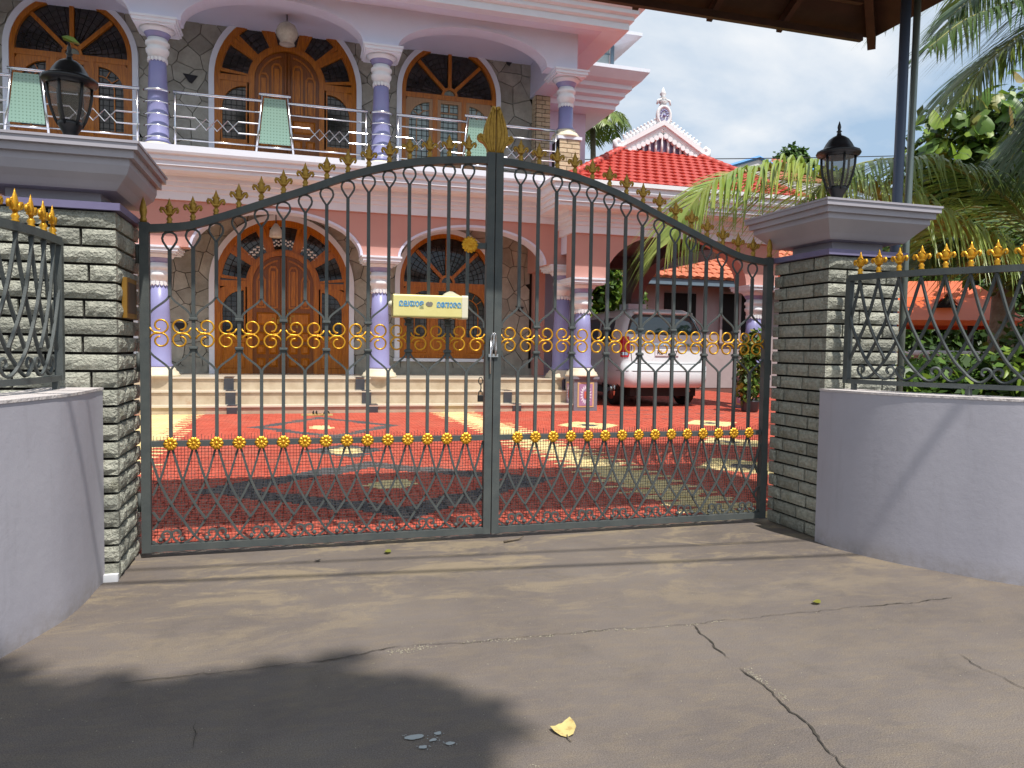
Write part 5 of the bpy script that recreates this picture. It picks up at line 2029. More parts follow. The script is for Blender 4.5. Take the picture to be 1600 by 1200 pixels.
# slopes as tiles laid in rows: front plane is a trapezium between the eave and the gable foot
RF = MB()
back = 16.8
ridge = 6.05
RF.add([(EX0, EY0, EZ), (EX1, EY0, EZ), (gb, GYY, GZ0), (ga, GYY, GZ0)], [(0, 1, 2, 3)])
RF.add([(EX0, EY0, EZ), (ga, GYY, GZ0), (gxc, GYY, ridge), (gxc, back, ridge), (EX0, back, EZ)], [(0, 1, 2, 3, 4)])
RF.add([(EX1, EY0, EZ), (EX1, back, EZ), (gxc, back, ridge), (gxc, GYY, ridge), (gb, GYY, GZ0)], [(0, 1, 2, 3, 4)])
RF.add([(EX0, EY0, EZ-.02), (EX0, back, EZ-.02), (EX1, back, EZ-.02), (EX1, EY0, EZ-.02)], [(0, 1, 2, 3)])
roof = RF.build('roof', 'roof_red', K)


def tile_rows(parent, A, B, C, D, row, w, mk, name='tile', amp=.022):
    """Overlapping rows of pan tiles over the quad A-B (eave) to D-C (top)."""
    A, B, C, D = map(Vector, (A, B, C, D))
    up = ((D+C)/2-(A+B)/2)
    n = max(1, int(up.length/row))
    nrm = (B-A).cross(D-A).normalized()
    ax = (B-A).normalized()
    V_ = []
    for i in range(n):
        t0, t1 = i/n, min(1, (i+1.12)/n)
        a, b = A.lerp(D, t0), B.lerp(C, t0)
        c, d_ = B.lerp(C, t1), A.lerp(D, t1)
        L = (b-a).length
        k = max(1, int(L/w))
        # columns run straight up the slope: clip to the row's own width
        off = (.5*w if i % 2 else 0)
        s = -off
        while s < L:
            s0, s1 = max(0, s), min(L, s+w*.96)
            if s1-s0 > w*.25:
                up_v = (d_+c)/2-(a+b)/2
                up_v -= ax*up_v.dot(ax)
                for q in range(3):
                    u0, u1 = s0+(s1-s0)*q/3, s0+(s1-s0)*(q+1)/3
                    h = [.010, .010+amp, .010+amp*.9, .010]
                    p0, p1 = a+ax*u0, a+ax*u1
                    e0, e1 = nrm*(h[q]+.028), nrm*(h[q+1]+.028)
                    f0, f1 = nrm*h[q], nrm*h[q+1]
                    V_.append([p0+e0, p1+e1, p1+up_v+f1, p0+up_v+f0])
                    V_.append([p0-nrm*.0, p1-nrm*.0, p1+e1, p0+e0])
            s += w
    return tag(quad_mesh(name, [[tuple(v) for v in q] for q in V_], [mk], None, parent), kind='stuff')


# trapezium rows follow the hips
tile_rows(roof, (EX0, EY0, EZ+.02), (EX1, EY0, EZ+.02), (gb, GYY, GZ0+.02), (ga, GYY, GZ0+.02), .235, .20, 'roof_red')
tile_rows(roof, (EX0, GYY, EZ+.02), (EX0, EY0, EZ+.02), (ga-.02, GYY-.02, GZ0+.02), (ga, GYY, GZ0+.02), .235, .20, 'roof_red')
tile_rows(roof, (EX0, back, EZ+.02), (EX0, GYY, EZ+.02), (gxc, GYY, ridge+.02), (gxc, back, ridge+.02), .235, .20, 'roof_red')
for a, b in (((EX0, EY0, EZ), (ga, GYY, GZ0)), ((EX1, EY0, EZ), (gb, GYY, GZ0))):
    A, B = Vector(a), Vector(b)
    for i in range(13):
        p, q = A.lerp(B, i/13), A.lerp(B, (i+1.1)/13)
        m = MB(); m.tube([p+Vector((0, 0, .045)), q+Vector((0, 0, .030))], .085, 8, squash=1.0); m.build('hip_tile', 'roof_red', roof)
m = MB(); m.box(EX0-.10, EX1+.10, EY0-.19, EY0-.05, EZ-.0, EZ+.075); m.build('eave_ledge', 'white', K)
m = MB(); m.box(EX0-.19, EX0-.10, EY0-.19, back, EZ-.0, EZ+.075); m.build('eave_ledge', 'white', K)
# carved white gable
GB = MB(); GB.prism([(ga+.12, GZ0-.10), (gb-.12, GZ0-.10), (gxc, ridge-.12)], GYY-.02, GYY+.06)
gable = GB.build('gable', 'cap_dark', K)
for i in range(11):
    x = gxc-.75+.15*i
    zt = ridge-.18-abs(x-gxc)*.55
    if zt > GZ0+.03:
        m = MB(); m.tube([(x, GYY-.06, GZ0-.02), (x, GYY-.06, zt)], .028, 6); m.build('slat', 'white', gable)
for e in (-1, 1):
    xe = gxc+e*(gxc-ga+.12)
    m = MB()
    for dz, w_, yo in ((.04, .055, .16), (-.055, .04, .12), (-.12, .03, .09)):
        a, b = Vector((gxc, 0, ridge+.06+dz)), Vector((xe, 0, GZ0+.03+dz))
        m.add([(p.x, GYY-y, p.z+s_*w_) for p in (a, b) for s_ in (-1, 1) for y in (yo, -.02)], [(0, 2, 6, 4), (1, 5, 7, 3), (0, 4, 5, 1), (2, 3, 7, 6), (4, 6, 7, 5)])
    m.build('bargeboard', 'white', gable)
    m = MB()
    for k in range(9):
        t = (k+.6)/9
        x, z = gxc+(xe-gxc)*t*.92, (ridge-.155)+(GZ0-.10-(ridge-.155))*t
        m.prism([(x+.056*math.cos(2*PI*q/12), z+.056*math.sin(2*PI*q/12)) for q in range(12)], GYY-.13-.002*(k % 2), GYY-.04)
    m.build('scallop', 'white', gable)
    m = MB()
    for k in range(10):
        t = .14+.80*k/10
        x, z = gxc+(xe-gxc)*t, (ridge+.06)+(GZ0+.03-(ridge+.06))*t+.14
        m.ball((x, GYY-.08, z), .055, 7, 1.2, .8, .9)
        m.ball((x+e*.05, GYY-.08, z+.045), .032, 6)
    m.build('crest', 'white', gable)
    m = MB()
    m.tube([(xe+e*p[0], GYY-.09, GZ0+.03+p[1]) for p in ((-.12, .10), (.02, -.02), (.10, .02), (.11, .12), (.04, .16), (-.02, .12))], [.075, .085, .075, .06, .05, .035], 8)
    m.ball((xe-e*.02, GYY-.10, GZ0-.05), .09, 8)
    m.build('corner_curl', 'white', gable)
m = MB()
zc_ = ridge+.25
m.tube([(gxc+.155*math.cos(t), GYY-.12, zc_+.20*math.sin(t)) for t in [2*PI*i/20 for i in range(20)]], .040, 7, True)
m.prism([(gxc+.14*math.cos(2*PI*i/18), zc_+.18*math.sin(2*PI*i/18)) for i in range(18)], GYY-.12, GYY-.02)
for e in (-1, 1):
    m.tube([(gxc+e*.05, GYY-.10, zc_+.36), (gxc+e*.14, GYY-.10, zc_+.33), (gxc+e*.16, GYY-.10, zc_+.24)], [.02, .03, .02], 6)
    m.tube([(gxc+e*.12, GYY-.10, zc_-.18), (gxc+e*.05, GYY-.10, zc_-.28), (gxc, GYY-.10, zc_-.36)], [.04, .03, .02], 6)
m.build('medallion', 'white', gable)
m = MB()
for i in range(12):
    a = 2*PI*i/12
    m.ball((gxc+.085*math.cos(a), GYY-.135, zc_+.115*math.sin(a)), .022, 6)
m.ball((gxc, GYY-.14, zc_), .04, 8)
m.build('medallion_flower', 'violet', gable)
m = MB(); m.lathe([(.09, zc_+.22), (.06, zc_+.27), (.11, zc_+.31), (.05, zc_+.36), (.085, zc_+.39), (.035, zc_+.43), (.075, zc_+.48), (.045, zc_+.54), (.005, zc_+.63)], gxc, GYY-.06, 12); m.build('spire', 'white', gable)

# ------------------------------------------------------------------ white car in the porch
car = thing('parked_car', 'white people carrier parked tail out under the car porch', 'car', (7.30, 15.5, 0))
CX, CYR = 7.28, 13.66
SL = [  # z, half width, rear offset, front length
    (.40, .88, .07, 4.15), (.46, .95, .01, 4.22), (.60, .975, -.01, 4.25), (.84, .975, .00, 4.22), (.885, .965, .05, 4.2), (.95, .965, .06, 4.15), (1.30, .965, .085, 3.75),
    (1.46, .945, .11, 3.2), (1.53, .925, .135, 3.0), (1.80, .82, .235, 2.55), (1.95, .74, .31, 2.3), (2.02, .64, .42, 2.1), (2.045, .42, .62, 1.9)]


def car_pt(s, z, out=0.0):
    zs = [q[0] for q in SL]
    hw, ro, fl = (float(np.interp(z, zs, [q[i] for q in SL])) for i in (1, 2, 3))
    r = .20
    if s < -1:
        x, y, nx, ny = -hw, ro+r+(-1-s), -1, 0
    elif s < 0:
        a = PI/2*(1+s)
        x, y, nx, ny = -hw+r-r*math.cos(a), ro+r-r*math.sin(a), -math.cos(a), -math.sin(a)
    elif s <= 1:
        x, y, nx, ny = (-hw+r)+(2*hw-2*r)*s, ro+.02*((2*s-1)**2), 0, -1
        y = ro
    elif s <= 2:
        a = PI/2*(s-1)
        x, y, nx, ny = hw-r+r*math.sin(a), ro+r-r*math.cos(a), math.sin(a), -math.cos(a)
    else:
        x, y, nx, ny = hw, ro+r+(s-2), 1, 0
    y = min(y, fl)
    return Vector((CX+x+nx*out, CYR+y+ny*out, z))


ss = [-5.2, -4.4, -3.6, -2.8, -2, -1.5, -1]+[-.8, -.6, -.4, -.2, 0, .25, .5, .75, 1, 1.2, 1.4, 1.6, 1.8, 2, 2.5, 3, 3.8, 4.6, 5.4, 6.2]
m = MB()
vs = [car_pt(s, q[0]) for q in SL for s in ss]
k = len(ss)
fs = [(i*k+j, i*k+j+1, (i+1)*k+j+1, (i+1)*k+j) for i in range(len(SL)-1) for j in range(k-1)]
fs += [(i*k+k-1, i*k, (i+1)*k, (i+1)*k+k-1) for i in range(len(SL)-1)]
m.add(vs, fs, True)
m.add([vs[j] for j in range(k)], [list(range(k-1, -1, -1))])
m.add([vs[(len(SL)-1)*k+j] for j in range(k)], [list(range(k))])
m.build('body', 'car_white', car)


def patch(name, s0, s1, zf, mm, out, ns=10, nz=6, parent=None):
    """Panel following the body between s0 and s1; zf(t) gives its lower and upper edge."""
    mb = MB()
    vs = []
    for i in range(ns+1):
        t = i/ns
        a, b = zf(t)
        for j in range(nz+1):
            vs.append(car_pt(s0+(s1-s0)*t, a+(b-a)*j/nz, out))
    mb.add(vs, [(i*(nz+1)+j, (i+1)*(nz+1)+j, (i+1)*(nz+1)+j+1, i*(nz+1)+j+1) for i in range(ns) for j in range(nz)], True)
    return mb.build(name, mm, parent or car)


def rounded(lo, hi, e=.10):
    return lambda t: (lo+(hi-lo)*.5*(1-min(1, (min(t, 1-t)/e+.55))), hi-(hi-lo)*.5*(1-min(1, (min(t, 1-t)/e+.45))))


patch('rear_window', -.42, 1.42, rounded(1.49, 1.90, .12), 'car_glass', .006, 20, 6)
for a, b, nm in ((-1.35, -2.05, 'side_window'), (-2.15, -3.10, 'side_window'), (-3.2, -3.9, 'side_window')):
    patch(nm, a, b, rounded(1.33, 1.85, .14), 'car_glass', .006, 12, 5)
for a, b in ((3.1, 2.35), (4.1, 3.2)):
    patch('side_window', a, b, rounded(1.33, 1.85, .14), 'car_glass', .006, 12, 5)
for a, b in ((-.90, -.18), (1.18, 1.90)):
    patch('tail_lamp', a, b, rounded(1.02, 1.44, .2), 'tail_red', .012, 8, 6)
    p0 = patch('reversing_lamp', a+(.1 if a < 0 else .12), b-.12, lambda t: (1.06, 1.12), 'chrome', .016, 6, 2)
m = MB()
for s in [-.02, 1.02]:
    pass
m.tube([car_pt(s, z, .004) for s, z in [(-.08, 1.36), (-.1, 1.1), (-.05, .93), (.06, .895), (.3, .89), (.5, .888), (.7, .89), (.94, .895), (1.05, .93), (1.1, 1.1), (1.08, 1.36)]], .006, 5)
m.build('tailgate_seam', 'car_black', car)
m = MB(); m.tube([car_pt(s, .74, .002) for s in (-1.2, -.8, -.4, 0, .5, 1, 1.4, 1.8, 2.2)], .006, 5); m.build('bumper_seam', 'car_black', car)
patch('garnish', .05, .95, lambda t: (1.26, 1.31), 'chrome', .012, 10, 2)
m = MB(); p = car_pt(.5, 1.12); m.bevbox(p.x-.27, p.x+.27, p.y-.03, p.y+.01, 1.05, 1.19, .008); pl = m.build('number_plate', 'white', car)
text_part('plate_text', 'KL 4', .115, (p.x-.12, p.y-.032, 1.12), 'black_ink', pl, bold=.002)
text_part('plate_text', '07', .115, (p.x+.175, p.y-.032, 1.12), 'black_ink', pl, bold=.002)
m = MB()
m.add([car_pt(s, 1.93, o)+Vector((0, dy, dz)) for s in [i/8*1.5-.25 for i in range(9)] for o, dy, dz in ((-.02, .12, .045), (.10, .02, .03), (.11, .02, -.01), (-.01, .05, -.02))],
      [(4*i+j, 4*i+4+j, 4*i+4+(j+1) % 4, 4*i+(j+1) % 4) for i in range(8) for j in range(4)]+[(0, 1, 2, 3), (35, 34, 33, 32)], True)
m.build('roof_spoiler', 'car_white', car)
m = MB(); p = car_pt(.5, 1.50, .02); m.tube([(p.x+.02, p.y, 1.485), (p.x-.18, p.y+.01, 1.52), (p.x-.42, p.y-.005, 1.50)], .011, 5); m.build('rear_wiper', 'car_black', car)
for sx in (-1, 1):
    for yy_ in (.78, 3.4):
        m = MB()
        me_prof = [(.10, -.11), (.30, -.11), (.335, -.08), (.335, .08), (.30, .11), (.10, .11)]
        m.lathe([(r_, z_) for r_, z_ in me_prof], 0, 0, 22)
        me = m.mesh('wheel', mats=[M['rubber']])
        w = piece('wheel', me, (CX+sx*.80, CYR+yy_, .335), car, rot=(0, PI/2, 0))
        m = MB(); m.lathe([(.02, .118), (.20, .112), (.215, .10), (.215, -.118), (.02, -.118)], 0, 0, 18)
        rim = bpy.data.objects.new('rim', m.mesh('rim', mats=[M['chrome']])); COL.objects.link(rim); rim.parent = w
    m = MB(); m.tube([(CX+sx*.925, CYR+.78+.40*math.cos(rad(a)), .36+.40*math.sin(rad(a))) for a in range(0, 181, 15)], .03, 6); m.build('wheel_arch', 'car_black', car)
m = MB(); m.box(CX-.75, CX+.75, CYR+.18, CYR+3.9, .22, .405); m.build('underbody', 'car_black', car)
m = MB(); m.tube([(CX+.55, CYR+.10, .34), (CX+.55, CYR+.5, .34)], .035, 8); m.build('exhaust', 'chrome', car)

# ------------------------------------------------------------------ buildings beyond
A_ = thing('annex_house', 'single storey annex with orange tiled roof and blue grey fascia behind the car', 'house', (13.5, 22, 0))
m = MB(); m.box(10.35, 19, 21.0, 26, 0, 3.35); m.build('wall', 'annex_wall', A_)
m = MB(); m.box(13.0, 14.4, 20.95, 21.01, 1.5, 3.05); m.build('window', 'dark_room', A_)
m = MB()
for x in (13.0, 13.68, 14.36):
    m.box(x-.04, x+.04, 20.92, 20.949, 1.46, 3.09)
for z in (1.46, 3.05):
    m.box(12.96, 14.40, 20.915, 20.948, z-.03, z+.04)
m.build('window_frame', 'annex_wall', A_)
m = MB(); m.box(11.0, 12.1, 20.95, 21.01, 2.2, 2.98); m.build('window', 'dark_room', A_)
m = MB(); m.box(9.75, 19.5, 20.30, 20.36, 3.18, 3.40); m.build('fascia_board', 'blue_grey', A_)
m = MB(); m.box(9.75, 19.5, 20.36, 21.0, 3.20, 3.26); m.build('eave_board', 'blue_grey', A_)
m = MB()
m.add([(9.7, 20.25, 3.38), (19.5, 20.25, 3.38), (17.5, 23, 5.0), (11.4, 23, 5.0), (9.7, 26, 3.38), (11.4, 24, 5.0), (19.5, 26, 3.38), (17.5, 24, 5.0)], [(0, 1, 2, 3), (0, 3, 5, 4), (3, 2, 7, 5), (1, 6, 7, 2)])
ar = m.build('roof', 'roof_orange', A_)
tile_rows(ar, (9.7, 20.25, 3.40), (19.5, 20.25, 3.40), (17.5, 23, 5.02), (11.4, 23, 5.02), .30, .27, 'roof_orange', 'tile', .04)

B_ = thing('far_house', 'distant white house with blue edged parapet and faded red hip roof', 'house', (25, 37, 0))
m = MB(); m.prism([(21.4, 0), (21.4, 10.80), (23.75, 11.58), (24.6, 11.25), (24.6, 0)], 35, 40); m.build('wall', 'far_wall', B_)
m = MB(); m.tube([(21.3, 34.95, 10.80), (23.75, 34.95, 11.63), (24.7, 34.95, 11.28)], .10, 4, smooth=False); m.build('blue_edge', 'far_blue', B_)
m = MB(); m.box(24.6, 29.5, 36, 40, 0, 11.0); m.build('wall', 'far_wall', B_)
m = MB(); m.tube([(25.6, 35.9, 11.78), (26.4, 35.9, 11.42), (29.6, 35.9, 11.62)], .09, 4, smooth=False); m.build('blue_edge', 'far_blue', B_)
m = MB(); m.box(26.2, 29.5, 35.95, 36.2, 10.9, 11.5); m.build('parapet', 'far_wall', B_)
m = MB(); m.add([(23.9, 34, 10.25), (28.0, 34, 10.25), (25.4, 35.6, 11.75), (25.1, 35.6, 11.75)], [(0, 1, 2, 3)]); fr_ = m.build('roof', 'roof_far', B_)
tile_rows(fr_, (23.9, 34, 10.27), (28.0, 34, 10.27), (25.4, 35.6, 11.77), (25.1, 35.6, 11.77), .28, .26, 'roof_far', 'tile', .05)

WELL_TURN = -.52
wl = thing('covered_well', 'well with white rim under an orange sheet metal roof among shrubs', 'well', (11.8, 11.6, 0))
m = MB(); m.lathe([(1.0, 0), (1.0, 1.14), (1.10, 1.14), (1.10, 1.24), (.85, 1.24), (.85, .2)], 11.75, 11.7, 28); m.build('well_rim', 'far_wall', wl)
for x, y in ((10.75, 11.15), (12.85, 11.15), (10.75, 12.6), (12.85, 12.6)):
    m = MB(); m.tube([(x, y, 0), (x, y, 1.8)], .06, 8); m.build('post', 'iron', wl)
e = [(10.42, 10.75, 1.80), (13.18, 10.75, 1.80), (13.18, 13.1, 1.80), (10.42, 13.1, 1.80)]
t = [(11.35, 11.75, 2.36), (12.75, 11.75, 2.36), (12.75, 12.1, 2.36), (11.35, 12.1, 2.36)]
m = MB(); m.add(e+t, [(0, 1, 5, 4), (1, 2, 6, 5), (2, 3, 7, 6), (3, 0, 4, 7), (4, 5, 6, 7)])
rf = m.build('roof', 'tin', wl)
m = MB()
for a, b in ((0, 1), (1, 2), (2, 3), (3, 0)):
    p, q = e[a], e[b]
    m.add([p, q, (q[0], q[1], q[2]-.10), (p[0], p[1], p[2]-.10)], [(0, 1, 2, 3)])
m.build('valance', 'tin', rf)
m = MB(); m.add([(11.15, 11.6, 2.28), (12.95, 11.6, 2.28), (12.6, 11.95, 2.62), (11.5, 11.95, 2.62), (11.15, 12.3, 2.28), (12.95, 12.3, 2.28)], [(0, 1, 2, 3), (3, 2, 5, 4), (1, 5, 2), (0, 3, 4)]); m.build('top_roof', 'tin', rf)
m = MB(); m.add([(11.72, 11.17, 2.06), (12.22, 11.17, 2.06), (11.97, 11.17, 2.33), (11.97, 11.66, 2.34)], [(0, 2, 3), (2, 1, 3)]); m.build('gablet', 'tin', rf)
m = MB(); m.add([(11.76, 11.19, 2.05), (12.18, 11.19, 2.05), (11.97, 11.19, 2.29)], [(0, 1, 2)]); m.build('vent', 'dark_room', rf)

wl.rotation_euler = (0, 0, WELL_TURN)

# ------------------------------------------------------------------ plants
NR = np.random.default_rng(5)


def cloud_points(blobs, n, shell=.55):
    """Points through a crown made of several ellipsoids (cx, cy, cz, rx, ry, rz), denser towards the outside."""
    w = np.array([b[3]*b[4]*b[5] for b in blobs])**.8
    idx = NR.choice(len(blobs), n, p=w/w.sum())
    b = np.array(blobs)[idx]
    d = NR.normal(size=(n, 3)); d /= np.linalg.norm(d, axis=1)[:, None]
    r = (shell+(1-shell)*NR.random(n)**.6)*(1+.12*NR.normal(size=n))
    return b[:, :3]+d*r[:, None]*b[:, 3:6], d


def leaves(name, parent, blobs, n, size, ms, weights, shell=.5, droop=.35, kind='stuff'):
    P, D = cloud_points(blobs, n, shell)
    nrm = D*.6+NR.normal(size=(n, 3))*.55+np.array([0, -.1, .55])
    nrm /= np.linalg.norm(nrm, axis=1)[:, None]
    t = NR.normal(size=(n, 3))+np.array([0, 0, -droop])
    t -= nrm*(t*nrm).sum(1)[:, None]
    t /= np.linalg.norm(t, axis=1)[:, None]
    b = np.cross(nrm, t)
    s = size*(.6+.8*NR.random(n))[:, None]
    V = np.stack([P-t*s*.5, P+b*s*.30-t*s*.05+nrm*s*.06, P+t*s*.55-nrm*s*.05, P-b*s*.30-t*s*.05+nrm*s*.06], 1)
    mi = NR.choice(len(ms), n, p=np.array(weights)/sum(weights))
    return tag(quad_mesh(name, V, ms, mi, parent), kind=kind)


def tree(name, label, cat, base, blobs, n, size, ms, weights, r=.14, group=None, shell=.5):
    T = thing(name, label, cat, base, group)
    m = MB()
    top = max(blobs, key=lambda b: b[2])
    bx, by = base[0], base[1]
    cxm, cym = sum(b[0] for b in blobs)/len(blobs), sum(b[1] for b in blobs)/len(blobs)
    zm = min(b[2]-b[5]*.4 for b in blobs)
    m.tube(catmull([(bx, by, base[2]-.05), (bx+.08, by, base[2]+(zm-base[2])*.5), (bx*.6+cxm*.4, by*.6+cym*.4, zm), (cxm, cym, zm+.4)], 5), [r*(1.2-.045*i) for i in range(16)], 9)
    trunk = m.build('trunk', 'bark', T)
    for b in blobs:
        m = MB()
        s = Vector((bx*.6+cxm*.4, by*.6+cym*.4, zm))
        m.tube(catmull([s, s.lerp(Vector(b[:3]), .5)+Vector((R.uniform(-.1, .1), R.uniform(-.1, .1), .1)), Vector(b[:3])], 4), [r*.55*(1-.09*i) for i in range(9)], 7)
        m.build('limb', 'bark', T)
    leaves('crown', T, blobs, n, size, ms, weights, shell)
    return T


def frond(parent, pts, L0, n, droop, lm, seed, fwd=.55, wid=.024, lift=.12, start=.12, hang=0.0, rr=.022):
    rn = random.Random(seed)
    P = catmull(pts, 12)
    S_ = [0.0]
    for a, b in zip(P[:-1], P[1:]):
        S_.append(S_[-1]+(b-a).length)
    m = MB(); m.tube(P, [max(.004, rr*(1-.85*i/(len(P)-1))) for i in range(len(P))], 6)
    fr_ = m.build('frond', 'rachis', parent)
    V_ = []
    Z = Vector((0, 0, 1))
    for i in range(n):
        t = start+(1-start)*(i+rn.uniform(-.3, .3))/n
        t = max(start, min(.995, t))
        s = t*S_[-1]
        j = max(0, min(int(np.searchsorted(S_, s))-1, len(P)-2))
        p = P[j].lerp(P[j+1], (s-S_[j])/max(1e-6, S_[j+1]-S_[j]))
        T = (P[j+1]-P[j]).normalized()
        side = T.cross(Z)
        side = side.normalized() if side.length > .05 else Vector((1, 0, 0))
        up = side.cross(T).normalized()
        u = (t-start)/(1-start)
        L = L0*(.45+.55*math.sin(PI*min(1, u*.85+.18)))*(1 if u < .85 else 1-.55*(u-.85)/.15)*rn.uniform(.88, 1.1)
        for e in (-1, 1):
            d = (side*e*(.80+rn.uniform(-.12, .12))*(1-hang)+T*(fwd+rn.uniform(-.1, .1))+up*(lift+rn.uniform(-.08, .08))-Z*hang).normalized()
            dr = droop*rn.uniform(.75, 1.3)
            Q = []
            for q in range(5):
                w = q/4
                Q.append(p+d*(L*w)-Z*(dr*L*w*w*.75))
            wd = d.cross(Z)
            wd = (T-d*T.dot(d))
            wd = wd.normalized() if wd.length > 1e-3 else side
            ws = [wid*.55, wid, wid*.9, wid*.55, wid*.06]
            for q in range(4):
                a, b = Q[q], Q[q+1]
                V_.append([a-wd*ws[q], a+wd*ws[q], b+wd*ws[q+1], b-wd*ws[q+1]])
    tag(quad_mesh('leaflet', [[tuple(v) for v in q] for q in V_], [lm], None, fr_), kind='stuff')
    return fr_


# young coconut palm right of the gate
B0 = Vector((7.75, 5.8, 1.55))
yp = thing('coconut_palm', 'young coconut palm whose arching fronds hang behind the right gate pillar', 'palm', (7.75, 5.8, 0))
m = MB(); m.tube([(7.75, 5.8, -.05), (7.78, 5.8, .6), (7.75, 5.8, 1.6)], [.24, .20, .16], 12); m.build('trunk', 'bark', yp)
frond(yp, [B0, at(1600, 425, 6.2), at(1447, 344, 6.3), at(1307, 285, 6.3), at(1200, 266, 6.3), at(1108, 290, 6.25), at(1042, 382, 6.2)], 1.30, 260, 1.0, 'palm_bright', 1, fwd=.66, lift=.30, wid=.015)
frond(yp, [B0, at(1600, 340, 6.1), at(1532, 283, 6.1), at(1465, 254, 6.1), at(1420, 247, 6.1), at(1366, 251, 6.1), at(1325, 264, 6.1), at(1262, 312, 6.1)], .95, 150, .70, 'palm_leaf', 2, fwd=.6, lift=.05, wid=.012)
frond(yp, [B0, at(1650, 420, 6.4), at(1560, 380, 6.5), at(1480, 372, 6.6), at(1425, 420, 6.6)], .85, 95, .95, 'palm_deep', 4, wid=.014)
for k, a in enumerate((20, -30, 75, -80)):
    dx_, dy_ = math.cos(rad(a)), math.sin(rad(a))
    frond(yp, [B0, B0+Vector((dx_*.9, dy_*.9, 1.1)), B0+Vector((dx_*2.0, dy_*2.0, 1.5)), B0+Vector((dx_*3.2, dy_*3.2, .9))], .85, 60, .8, 'palm_leaf', 10+k)

# taller palm reaching in from the upper right
T0 = Vector((8.4, 4.9, 5.6))
tp = thing('coconut_palm', 'tall coconut palm with dark fronds hanging into the sky beside the canopy', 'palm', (8.6, 4.9, 0))
m = MB(); m.tube([(8.9, 4.9, -.05), (8.7, 4.9, 2.5), (8.4, 4.9, 5.6)], [.22, .17, .15], 12); m.build('trunk', 'bark', tp)
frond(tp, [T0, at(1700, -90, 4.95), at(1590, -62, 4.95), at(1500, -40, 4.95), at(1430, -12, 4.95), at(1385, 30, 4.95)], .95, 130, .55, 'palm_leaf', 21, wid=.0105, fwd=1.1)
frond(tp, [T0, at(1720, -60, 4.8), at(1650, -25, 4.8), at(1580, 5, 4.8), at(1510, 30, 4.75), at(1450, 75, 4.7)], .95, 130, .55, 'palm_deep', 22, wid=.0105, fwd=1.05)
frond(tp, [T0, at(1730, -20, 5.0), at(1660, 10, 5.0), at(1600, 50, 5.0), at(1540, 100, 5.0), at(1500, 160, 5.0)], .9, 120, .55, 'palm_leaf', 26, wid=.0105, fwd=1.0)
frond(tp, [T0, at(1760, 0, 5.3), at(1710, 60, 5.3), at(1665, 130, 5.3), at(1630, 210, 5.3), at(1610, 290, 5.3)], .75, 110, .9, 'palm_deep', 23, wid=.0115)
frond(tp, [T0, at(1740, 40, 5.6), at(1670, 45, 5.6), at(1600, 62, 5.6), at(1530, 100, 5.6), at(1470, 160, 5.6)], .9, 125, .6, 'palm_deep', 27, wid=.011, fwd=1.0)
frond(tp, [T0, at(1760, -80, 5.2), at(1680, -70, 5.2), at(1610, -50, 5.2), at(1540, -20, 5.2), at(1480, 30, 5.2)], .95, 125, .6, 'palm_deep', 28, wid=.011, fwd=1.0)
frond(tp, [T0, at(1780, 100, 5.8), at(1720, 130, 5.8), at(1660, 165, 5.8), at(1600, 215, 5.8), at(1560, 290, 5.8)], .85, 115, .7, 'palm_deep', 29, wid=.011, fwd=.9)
for k, a in enumerate((0, 50, -45, 95)):
    dx_, dy_ = math.cos(rad(a)), math.sin(rad(a))
    frond(tp, [T0, T0+Vector((dx_*.9, dy_*.9, .9)), T0+Vector((dx_*2.0, dy_*2.0, .8)), T0+Vector((dx_*3.2, dy_*3.2, -.4))], .8, 60, .9, 'palm_leaf', 30+k)

# distant coconut palm behind the house
fp = thing('coconut_palm', 'distant coconut palm seen between the balcony column and the tiled roof', 'palm', (18.3, 45, 0))
F0 = at(926, 192, 45)
m = MB(); m.tube([(F0.x+.6, 45, 0), (F0.x+.3, 45, 8), F0], [.3, .22, .18], 8); m.build('trunk', 'bark', fp)
for k in range(16):
    a = rad(360/16*k+R.uniform(-9, 9))
    e_ = R.uniform(-.25, 1.1)
    dx_, dy_ = math.cos(a), math.sin(a)
    frond(fp, [F0, F0+Vector((dx_*.9, dy_*.9, .5*e_+.2)), F0+Vector((dx_*1.8, dy_*1.8, .75*e_)), F0+Vector((dx_*2.5, dy_*2.5, .5*e_-.7))], .95, 26, .9, 'palm_leaf', 50+k, wid=.05, rr=.04)

# leafy tree wrapped in a large leaved climber
HEART = [(0, 0), (.22, -.08), (.40, .06), (.44, .30), (.32, .60), (.12, .88), (0, 1.0), (-.12, .88), (-.32, .60), (-.44, .30), (-.40, .06), (-.22, -.08)]


def big_leaf(mk, seed):
    r = random.Random(seed)
    mb = MB()
    vs = [(x*.9, y-.1, -.22*abs(x)-.18*y*y+.05*r.uniform(-1, 1)) for x, y in HEART]+[(0, .45, -.02)]
    mb.add(vs, [(i, (i+1) % 12, 12) for i in range(12)], True)
    return mb.mesh('large_leaf', mats=[M[mk]])


